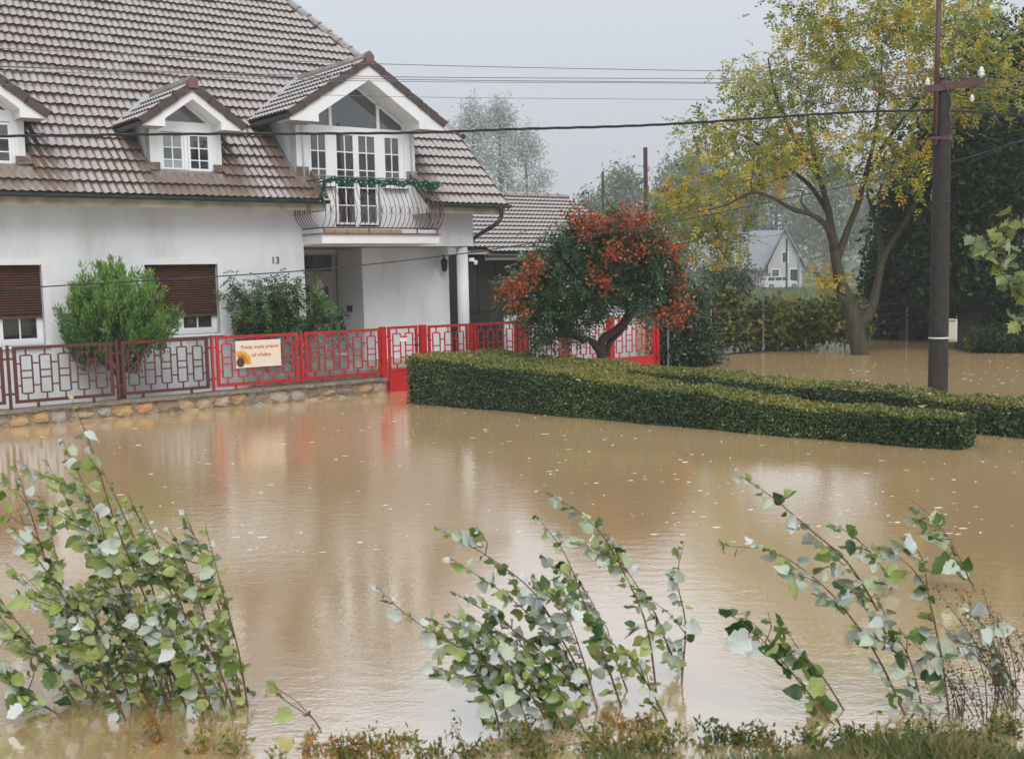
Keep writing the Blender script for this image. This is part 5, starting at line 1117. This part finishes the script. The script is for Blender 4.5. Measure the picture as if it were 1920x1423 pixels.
mb.add(vs, fs); mb.add([(-1.95, -.70, .97), (-1.55, -.62, 1.45), (.2, -.62, 1.47), (.95, -.72, .97), (-1.95, .70, .97), (-1.55, .62, 1.45), (.2, .62, 1.47), (.95, .72, .97)], [(0, 1, 2, 3), (7, 6, 5, 4), (1, 5, 6, 2), (0, 4, 5, 1), (3, 2, 6, 7)]); mb.build('body', CARP, car, bevel=.04)
for sg_ in (-1, 1):
    for x0, x1 in ((-1.75, -.85), (-.78, -.05), (0.02, .72)):
        MB().add([(x0, sg_ * .715, 1.0), (x1 + (.1 if x1 > .5 else 0), sg_ * .725, 1.0), (x1 - (.45 if x1 > .5 else 0), sg_ * .645, 1.39), (x0 + (.18 if x0 < -1.5 else 0), sg_ * .645, 1.39)], [(0, 1, 2, 3)]).build('side_window', CARG, car)
    MB().box(-2.17, -2.04, sg_ * .62 - .16, sg_ * .62 + .16, .74, .92).build('tail_lamp', LAMP, car)
    for x in (-1.35, 1.35):
        wv = MB().tube([(x, sg_ * .70, .32), (x, sg_ * .89, .32)], .32, 16).build('wheel', TYRE, car); MB().tube([(x, sg_ * .88, .32), (x, sg_ * .905, .32)], .19, 12).build('rim', STEEL, wv)
MB().add([(-1.99, -.6, 1.0), (-1.99, .6, 1.0), (-1.66, .54, 1.38), (-1.66, -.54, 1.38)], [(0, 1, 2, 3)]).build('rear_window', CARG, car)
for k, (px, yt, lb) in enumerate([(1388, 395, 'slim grey pole standing before the far house roof'), (1403, 421, 'grey pole next to the far house gable wall'), (1475, 448, 'grey pole rising behind the silver estate car'), (1497, 470, 'short grey pole at the far road beside the walnut branches'), (1425, 400, 'tall misty pole with a short crossarm behind the far house')]):
    Yp = 120 if k < 4 else 190; a = dep(px, yt, Yp); zg = float(gheight(a[0], Yp)); o = MB().tube([(0, 0, -.3), (0, 0, a[2] - zg)], .11, 6)
    if k == 4: o.box(-.9, .9, -.08, .08, a[2] - zg - .9, a[2] - zg - .7)
    o = o.build('far_pole', STEEL if k != 2 else BARK, None, loc=(a[0], Yp, zg)); tag(o, lb, 'pole')
MIST = leaf_mat('far_tree_leaf_hazed', [(.10, .14, .085), (.15, .19, .12), (.20, .24, .16)], .5, .2)  # far foliage lightened, part of the haze is in the leaf colour
POPHAZE = leaf_mat('far_poplar_leaf_hazed', [(.36, .40, .36), (.44, .48, .44), (.52, .56, .53)], .5, .2)  # poplar leaves paled further to carry the haze, not a silver species colour
def far_tree(px, ytop, Y, wpx, label, nclump, leaf, share_base=.28, name='far_tree', m=None):
    a = dep(px, ytop, Y); zg = float(gheight(a[0], Y)); Hh = a[2] - zg; Wm = wpx * Y / FPX / 2
    base = np.array([a[0], Y, zg]); t = empty(name, base, 0, label, 'tree', None)
    zz = rng.random(nclump) ** .85; prof = np.sin(np.clip(zz * .85 + .15, 0, 1) * math.pi) ** .6; d = rng.normal(size=(nclump, 2)); d = d / np.linalg.norm(d, axis=1, keepdims=True) * np.sqrt(rng.random(nclump))[:, None]
    tg = np.stack([a[0] + d[:, 0] * Wm * prof, Y + d[:, 1] * Wm * prof, zg + Hh * (share_base + (1 - share_base) * zz)], 1)
    tubes, ends = grow([([base - [0, 0, .4], base + [.1, 0, Hh * .35], base + [0, 0, Hh * .7], base + [0, 0, Hh * .95]], [Hh * .02, Hh * .016, Hh * .009, .03])], tg, rtip=.02, seg=3); tube_obj(tubes, 'trunk', BARKD, t, base, 6, 3)
    per = 60; n = nclump * per; P = np.repeat(tg, per, 0) + rng.normal(size=(n, 3)) * leaf * 1.9; leaf_obj('crown', t, m or MIST, P, rdir(n), nrm(np.array([0, 0, 1.0]) + rng.normal(size=(n, 3)) * .7), leaf, leaf * .6, np.clip(.5 + rng.normal(size=n) * .22, 0, 1), base); return t
far_tree(885, 196, 205, 90, 'tall misty poplar rising behind the ridge of the house', 90, .55, m=POPHAZE); far_tree(935, 190, 208, 75, 'tallest misty poplar rising beside the house roof', 90, .55, m=POPHAZE); far_tree(985, 245, 212, 75, 'lower misty poplar standing over the outbuilding ridge', 80, .55, m=POPHAZE)
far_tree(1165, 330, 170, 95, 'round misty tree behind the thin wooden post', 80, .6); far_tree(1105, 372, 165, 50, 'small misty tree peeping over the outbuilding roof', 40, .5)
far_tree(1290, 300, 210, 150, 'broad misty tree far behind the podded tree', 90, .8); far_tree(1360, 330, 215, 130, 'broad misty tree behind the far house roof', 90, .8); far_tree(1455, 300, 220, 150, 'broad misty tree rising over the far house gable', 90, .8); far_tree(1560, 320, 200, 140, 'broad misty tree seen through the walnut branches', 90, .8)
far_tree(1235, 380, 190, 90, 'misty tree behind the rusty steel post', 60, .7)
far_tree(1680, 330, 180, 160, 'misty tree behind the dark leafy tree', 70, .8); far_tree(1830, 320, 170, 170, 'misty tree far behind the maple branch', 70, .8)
# long far wood, one mass
n = 5200; xx = rng.uniform(-260, 330, n); hh = 9 + 5 * np.sin(xx * .045) + 3 * np.sin(xx * .13 + 1); yy = 262 + rng.normal(size=n) * 6; zg = gheight(xx, yy); P = np.stack([xx, yy, zg + rng.random(n) * hh], 1)
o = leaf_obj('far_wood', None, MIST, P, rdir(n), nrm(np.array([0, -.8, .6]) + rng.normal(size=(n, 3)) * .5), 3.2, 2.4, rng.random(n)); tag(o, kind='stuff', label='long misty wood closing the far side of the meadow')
# meadow grass
n = 26000; yy = 50 + rng.random(n) ** 1.6 * 80; xx = yy * rng.uniform(-.02, .62, n); zg = gheight(xx, yy); P = np.stack([xx, yy, zg - .02], 1)[zg > -.12]; n = len(P)
MEAD = leaf_mat('meadow_grass_blade', [(.06, .11, .025), (.12, .17, .04), (.22, .23, .07)], .6, .3)
o = leaf_obj('meadow_grass', None, MEAD, P, nrm(np.array([0, 0, 1.0]) + rng.normal(size=(n, 3)) * .35), rdir(n), rng.uniform(.2, .5, n), .12, np.clip(.5 + .2 * np.sin(P[:, 0] * .4) + rng.normal(size=n) * .2, 0, 1)); tag(o, kind='stuff', label='tall wet meadow grass beyond the vines')

# ------------------------------------------------------------------ foreground: poplar saplings in the flood
pm_w = [lobed_leaf(o_, c, [POPT, POPB], 'leaf', random.uniform(-1, 1)) for o_ in (popo, popo2) for c in (-1.5, -.8, .6)]
pm_g = [lobed_leaf(o_, c, [POPL, POPY], 'leaf', random.uniform(-1, 1)) for o_ in (popo, popo2) for c in (-1.3, -.5, .7)]
pm_d = [lobed_leaf(o_, c, [POPT, POPT], 'leaf', random.uniform(-1, 1)) for o_ in (popo, popo2) for c in (-.5, .5)]
def sapling(px_pts, label, group, nleaf, size, mix=(.62, .28, .10), start=.18, dy=0.0, Y=None, twig=2):
    b_ = onz(*px_pts[0]) if Y is None else dep(*px_pts[0], Y); b_ = np.array(b_)
    P = [b_] + [dep(a, c, b_[1] + dy * (i + 1)) for i, (a, c) in enumerate(px_pts[1:])]
    sp = spline([b_ - (np.array(P[1]) - b_) * (.35 / (np.linalg.norm(P[1] - b_) + 1e-6))] + P, 6); L = np.linalg.norm(np.diff(sp, axis=0), axis=1).sum()
    t = empty('poplar_sapling', b_, 0, label, 'sapling', group)
    mb = MB(); mb.tube(sp, np.linspace(.0050 + .0018 * L, .0014, len(sp)), 5)
    tips = []
    for k in range(twig):
        j = int(len(sp) * random.uniform(.35, .8)); d = nrm(np.array([-.55 + rng.normal() * .4, rng.normal() * .5, .75])); l_ = random.uniform(.12, .3); q = sp[j] + d * l_ + np.array([-.05, 0, 0]); mb.tube([sp[j], sp[j] + d * l_ * .5, q], [.0035, .0028, .0014], 4); tips.append((sp[j], q))
    mb.build('stem', STEMM, t, b_, smooth=True)
    cum = np.concatenate([[0], np.cumsum(np.linalg.norm(np.diff(sp, axis=0), axis=1))]) / L
    for k in range(nleaf):
        if tips and k % 4 == 0:
            a, q = random.choice(tips); p = a + (q - a) * random.uniform(.3, 1.05); fr = .8
        else:
            fr = start + (1 - start) * (k + random.random()) / nleaf; p = np.array([np.interp(fr, cum, sp[:, i]) for i in range(3)])
        if p[2] < .0: continue
        s_ = size * random.choice((.55, .75, .9, 1.1, 1.35)) * random.uniform(.85, 1.15) * (1.1 - .45 * abs(fr - .6) - (.45 if fr > .93 else 0))
        d = nrm(np.array([-.75, .05, .12]) + rng.normal(size=3) * np.array([.6, .55, .6])); r = random.random()
        if r < mix[0]: me = random.choice(pm_w); n_ = np.array([.1, .8, .05]) + rng.normal(size=3) * .55
        elif r < mix[0] + mix[1]: me = random.choice(pm_g); n_ = np.array([0, .7, .25]) + rng.normal(size=3) * .6
        else: me = random.choice(pm_d); n_ = np.array([0, -.5, .8]) + rng.normal(size=3) * .5
        put_leaf(me, t, b_, p + d * s_ * .35, d, n_, s_)
GL, GM, GR = 'saplings of the dense clump below the stone wall', 'saplings of the wide clump in open water', 'saplings of the loose clump by the dead weeds'
LL = 'slender silver leaved poplar sapling of the dense clump below the stone wall'; LM = 'slender silver leaved poplar sapling of the wide clump in open water'; LR = 'slender silver leaved poplar sapling leaning near the dead brown weeds'
left = [[(465, 1325), (447, 1220), (415, 1100), (385, 985)], [(455, 1320), (425, 1190), (385, 1060), (345, 955)], [(420, 1322), (390, 1180), (350, 1060), (318, 990)], [(382, 1350), (352, 1220), (310, 1080), (240, 925)], [(386, 1300), (345, 1150), (300, 1030), (262, 950)], [(340, 1312), (300, 1190), (220, 990), (175, 850), (135, 750)],
        [(312, 1308), (262, 1180), (205, 1040), (150, 900)], [(236, 1350), (190, 1250), (120, 1120), (64, 1040), (20, 985)], [(242, 1270), (170, 1180), (95, 1085), (30, 990)], [(272, 1310), (225, 1170), (160, 1010), (85, 860)], [(300, 1300), (240, 1140), (180, 960), (115, 820)], [(150, 1330), (90, 1240), (20, 1150), (-40, 1080)],
        [(205, 1320), (120, 1268), (40, 1200), (-20, 1130)], [(110, 1340), (40, 1290), (-30, 1210)], [(185, 1290), (110, 1120), (60, 970), (25, 860)], [(350, 1330), (320, 1250), (270, 1150), (230, 1060)], [(285, 1325), (250, 1260), (190, 1180), (130, 1110)], [(400, 1335), (370, 1270), (330, 1200), (290, 1130)], [(225, 1330), (160, 1220), (110, 1060), (80, 930)], [(325, 1300), (285, 1100), (230, 960), (190, 880)]]
for k, s_ in enumerate(left): sapling(s_, LL, GL, 76, .062, (.32, .62, .06), dy=rng.normal() * .08, twig=3)
for k in range(9):
    bx0 = random.uniform(60, 450); by0 = random.uniform(1290, 1350); hh_ = random.uniform(150, 330); left.append([(bx0, by0), (bx0 - .12 * hh_, by0 - .35 * hh_), (bx0 - .33 * hh_, by0 - .7 * hh_), (bx0 - .6 * hh_, by0 - hh_)])
for k, s_ in enumerate(left[-9:]): sapling(s_, LL, GL, 46, .056, (.30, .64, .06), dy=rng.normal() * .08, twig=3)
mid = [[(1233, 1320), (1215, 1185), (1178, 1090), (1115, 985), (1025, 922)], [(1165, 1325), (1128, 1215), (1095, 1130), (1060, 1040), (1005, 965)], [(1176, 1295), (1142, 1205), (1105, 1120), (1050, 1060)], [(1275, 1262), (1250, 1205), (1225, 1145), (1170, 1060), (1140, 1000)], [(1108, 1300), (1060, 1210), (1000, 1110), (910, 1040), (822, 992)], [(1102, 1312), (1030, 1235), (940, 1165), (850, 1110)],
       [(1052, 1400), (985, 1290), (890, 1230), (780, 1165), (705, 1100)], [(1008, 1405), (980, 1330), (950, 1240), (860, 1170)], [(940, 1405), (928, 1330), (885, 1275), (800, 1250)], [(1278, 1282), (1285, 1170), (1270, 1085), (1283, 1015)], [(1105, 1390), (1075, 1330), (1030, 1280), (960, 1240)], [(1120, 1330), (1095, 1240), (1060, 1150), (1000, 1080)], [(1060, 1340), (1010, 1270), (930, 1200), (870, 1190)]]
for k in range(7):
    bx0 = random.uniform(960, 1270); by0 = random.uniform(1300, 1375); hh_ = random.uniform(120, 260); mid.append([(bx0, by0), (bx0 - .2 * hh_, by0 - .35 * hh_), (bx0 - .55 * hh_, by0 - .7 * hh_), (bx0 - 1.0 * hh_, by0 - hh_)])
for k, s_ in enumerate(mid): sapling(s_, LM, GM, 52, .064, (.60, .32, .08), dy=rng.normal() * .06, Y=5.55 if s_[0][1] > 1385 else None)
right = [[(1697, 1340), (1650, 1240), (1605, 1170), (1540, 1095), (1450, 1035), (1345, 1022)], [(1712, 1300), (1672, 1200), (1632, 1120), (1585, 1050), (1510, 985), (1445, 930), (1392, 895)], [(1732, 1338), (1705, 1235), (1672, 1180), (1640, 1110)], [(1780, 1345), (1766, 1235), (1742, 1120), (1728, 1045), (1698, 1008)], [(1912, 1300), (1872, 1230), (1852, 1180), (1815, 1150)]]
for k, s_ in enumerate(right): sapling(s_, LR, GR, 52, .070, (.72, .18, .10), dy=rng.normal() * .06)
for s_, lb in (([(1555, 1350), (1505, 1285), (1435, 1205), (1355, 1140)], 'green leaved poplar sapling bending low over the drowned grass'), ([(1582, 1330), (1545, 1272), (1500, 1220), (1465, 1165)], 'bushy green leaved poplar sapling in front of the silvery ones'), ([(1672, 1105), (1652, 1062), (1612, 1015), (1570, 985)], 'dark leaved sapling top just rising out of the flood'), ([(1828, 1108), (1802, 1052), (1772, 1000), (1725, 962)], 'dark and silver sapling top rising alone out of the flood')):
    sapling(s_, lb, None, 24, .10 if s_[0][1] > 1200 else .115, (.12, .28, .6) if s_[0][1] > 1200 else (.35, .1, .55), twig=2)
sapling([(600, 1365), (585, 1345), (545, 1320), (505, 1290)], 'half drowned sapling tip trailing between the two big clumps', None, 9, .07, (.4, .4, .2), twig=1)
# small weeds at the near edge
WEED = leaf_mat('weed_leaf', [(.05, .09, .02), (.12, .17, .03), (.30, .22, .05), (.42, .18, .05)], .5, .3)
def weed(px, py, h_, n, bias, label, group, spread=.10, Y=None, dead=False):
    b_ = np.array(onz(px, py) if Y is None else dep(px, py, Y)); b_[2] = max(float(gheight(b_[0], b_[1])), -.1); t = empty('weed', b_, 0, label, 'weed', group); mb = MB(); P = []; D = []
    for k in range(n):
        d = nrm(np.array([rng.normal() * .35 - .1, rng.normal() * .3, 1.0])); L = h_ * random.uniform(.55, 1.1); q = spline([b_, b_ + d * L * .5, b_ + d * L + [-.12 * L, 0, 0]], 4); mb.tube(q, np.linspace(.004, .0012, len(q)), 4)
        m_ = int(26 * (1.4 if dead else 1)); f_ = rng.uniform(.35 if dead else .12, 1, m_); pp_ = np.stack([np.interp(f_, np.linspace(0, 1, len(q)), q[:, i]) for i in range(3)], 1) + rng.normal(size=(m_, 3)) * spread * .22; P.append(pp_); D.append(nrm(rng.normal(size=(m_, 3)) + d * .6))
    mb.build('stem', DEADM if dead else STEMM, t, b_); P = np.concatenate(P); D = np.concatenate(D); m_ = len(P)
    leaf_obj('leaf', t, DEADL if dead else WEED, P, D, rdir(m_), rng.uniform(.6, 1.3, m_) * (.022 if dead else .042), (.009 if dead else .017), np.clip(bias + rng.normal(size=m_) * .2, 0, 1), b_)
DEADM = mat('dead_stem', (.075, .03, .022), .7); DEADL = leaf_mat('dead_seed', [(.05, .018, .014), (.10, .04, .025)], .7, .1)
wg = 'autumn weeds at the near water edge'
for px, py, h_, n, bi in [(300, 1395, .32, 6, .85), (370, 1410, .26, 5, .7), (440, 1415, .24, 5, .5), (640, 1410, .22, 6, .85), (690, 1415, .22, 7, .75), (740, 1420, .20, 6, .6), (800, 1418, .2, 5, .5), (880, 1420, .26, 6, .4), (1000, 1420, .26, 6, .45), (1160, 1360, .22, 6, .8), (1215, 1365, .18, 6, .6), (1290, 1385, .18, 6, .4)]:
    weed(px, py, h_, n, bi, 'low weed with rusty and green leaves at the near water edge', wg)
for px, py, h_, n, bi in [(1120, 1412, .2, 6, .35), (1180, 1405, .16, 6, .6), (1250, 1410, .2, 7, .3), (1330, 1400, .16, 6, .25), (1400, 1395, .18, 7, .2), (1460, 1410, .2, 6, .5), (1520, 1390, .16, 6, .3), (1590, 1400, .2, 7, .2), (1650, 1385, .18, 6, .55), (1720, 1395, .22, 7, .25), (1790, 1380, .2, 7, .35), (1850, 1390, .22, 7, .3), (1900, 1375, .26, 8, .3), (520, 1418, .14, 4, .5), (590, 1412, .16, 4, .7)]:
    weed(px, py, h_, n, bi, 'low weed with rusty and green leaves at the near water edge', wg)
for k in range(26):
    weed(random.uniform(620, 1910), random.uniform(1385, 1425), random.uniform(.12, .24), random.randint(4, 7), random.uniform(.15, .75), 'low weed with rusty and green leaves at the near water edge', wg)
dg_ = 'dead brown weeds by the right bank'
for px, py, h_, n in [(1850, 1345, .62, 7), (1905, 1330, .78, 8), (1800, 1340, .52, 6), (1950, 1340, .8, 7), (1880, 1310, .7, 6)]: weed(px, py, h_, n, .5, 'dead dark brown weed with many seed clad stems on the bank', dg_, dead=True)
# bank grass
n = 95000; xx = rng.uniform(-1.0, 3.4, n); yy = rng.uniform(3.0, 6.4, n); zg = gheight(xx, yy); ok = zg > -.06 + rng.random(n) * .05; xx, yy, zg = xx[ok], yy[ok], zg[ok]; n = len(xx)
GRS = leaf_mat('bank_grass_blade', [(.05, .08, .02), (.09, .13, .035), (.16, .19, .06), (.30, .26, .11), (.34, .20, .09)], .5, .3)
D = nrm(np.stack([rng.normal(size=n) * .9 - .35, rng.normal(size=n) * .4, np.ones(n)], 1)); o = leaf_obj('bank_grass', None, GRS, np.stack([xx, yy, zg - .01], 1), D, rdir(n), rng.uniform(.03, .11, n) * (1 + .6 * np.sin(xx * 5.3) * np.sin(yy * 6.1)), rng.uniform(.004, .010, n), np.clip(.45 + .25 * np.sin(xx * 3 + yy * 2) * np.sin(xx * 7.3 - yy * 4) + rng.normal(size=n) * .24, 0, 1)); tag(o, kind='stuff', label='wet tangled grass on the near bank')
# rain splashes on the water
mb = MB(); n = 1300
for k in range(n):
    y = 9.5 + rng.random() ** 1.2 * 22; x = rng.uniform(-.46, .46) * y
    if rng.random() > .35 + .65 * (math.sin(x * .9 + y * .5) > -.1) * (x > -3): continue
    r = random.uniform(.005, .015); h_ = random.uniform(.001, .006); b0 = len(mb.v); mb.lathe([(r, -.004), (r * .9, h_ * .6), (r * .3, h_)], (0, 0, 0), 6); ex = random.choice((1, 1.3, 2, 3.2)); mb.v[b0:] = [(x + a * ex, y + b_ * .8, c) for a, b_, c in mb.v[b0:]]
o = mb.build('rain_splash', mat('white_bubble', (.62, .61, .59), .25), None); tag(o, kind='stuff', label='raindrop splashes and bubbles on the brown water')
# ------------------------------------------------------------------ haze
hz = MB().box(-420, 420, -60, 420, -3, 34).build('haze', None); hz.data.materials.clear()
HM = bpy.data.materials.new('rain_haze'); HM.use_nodes = True; nt = HM.node_tree; nt.nodes.remove(nt.nodes['Principled BSDF']); pv = nt.nodes.new('ShaderNodeVolumePrincipled')
pv.inputs['Color'].default_value = (.97, .985, .995, 1); pv.inputs['Density'].default_value = .0009; pv.inputs['Anisotropy'].default_value = 0.0
nt.links.new(pv.outputs[0], nt.nodes['Material Output'].inputs['Volume']); hz.data.materials.append(HM); tag(hz, kind='stuff', label='thin even rain haze')
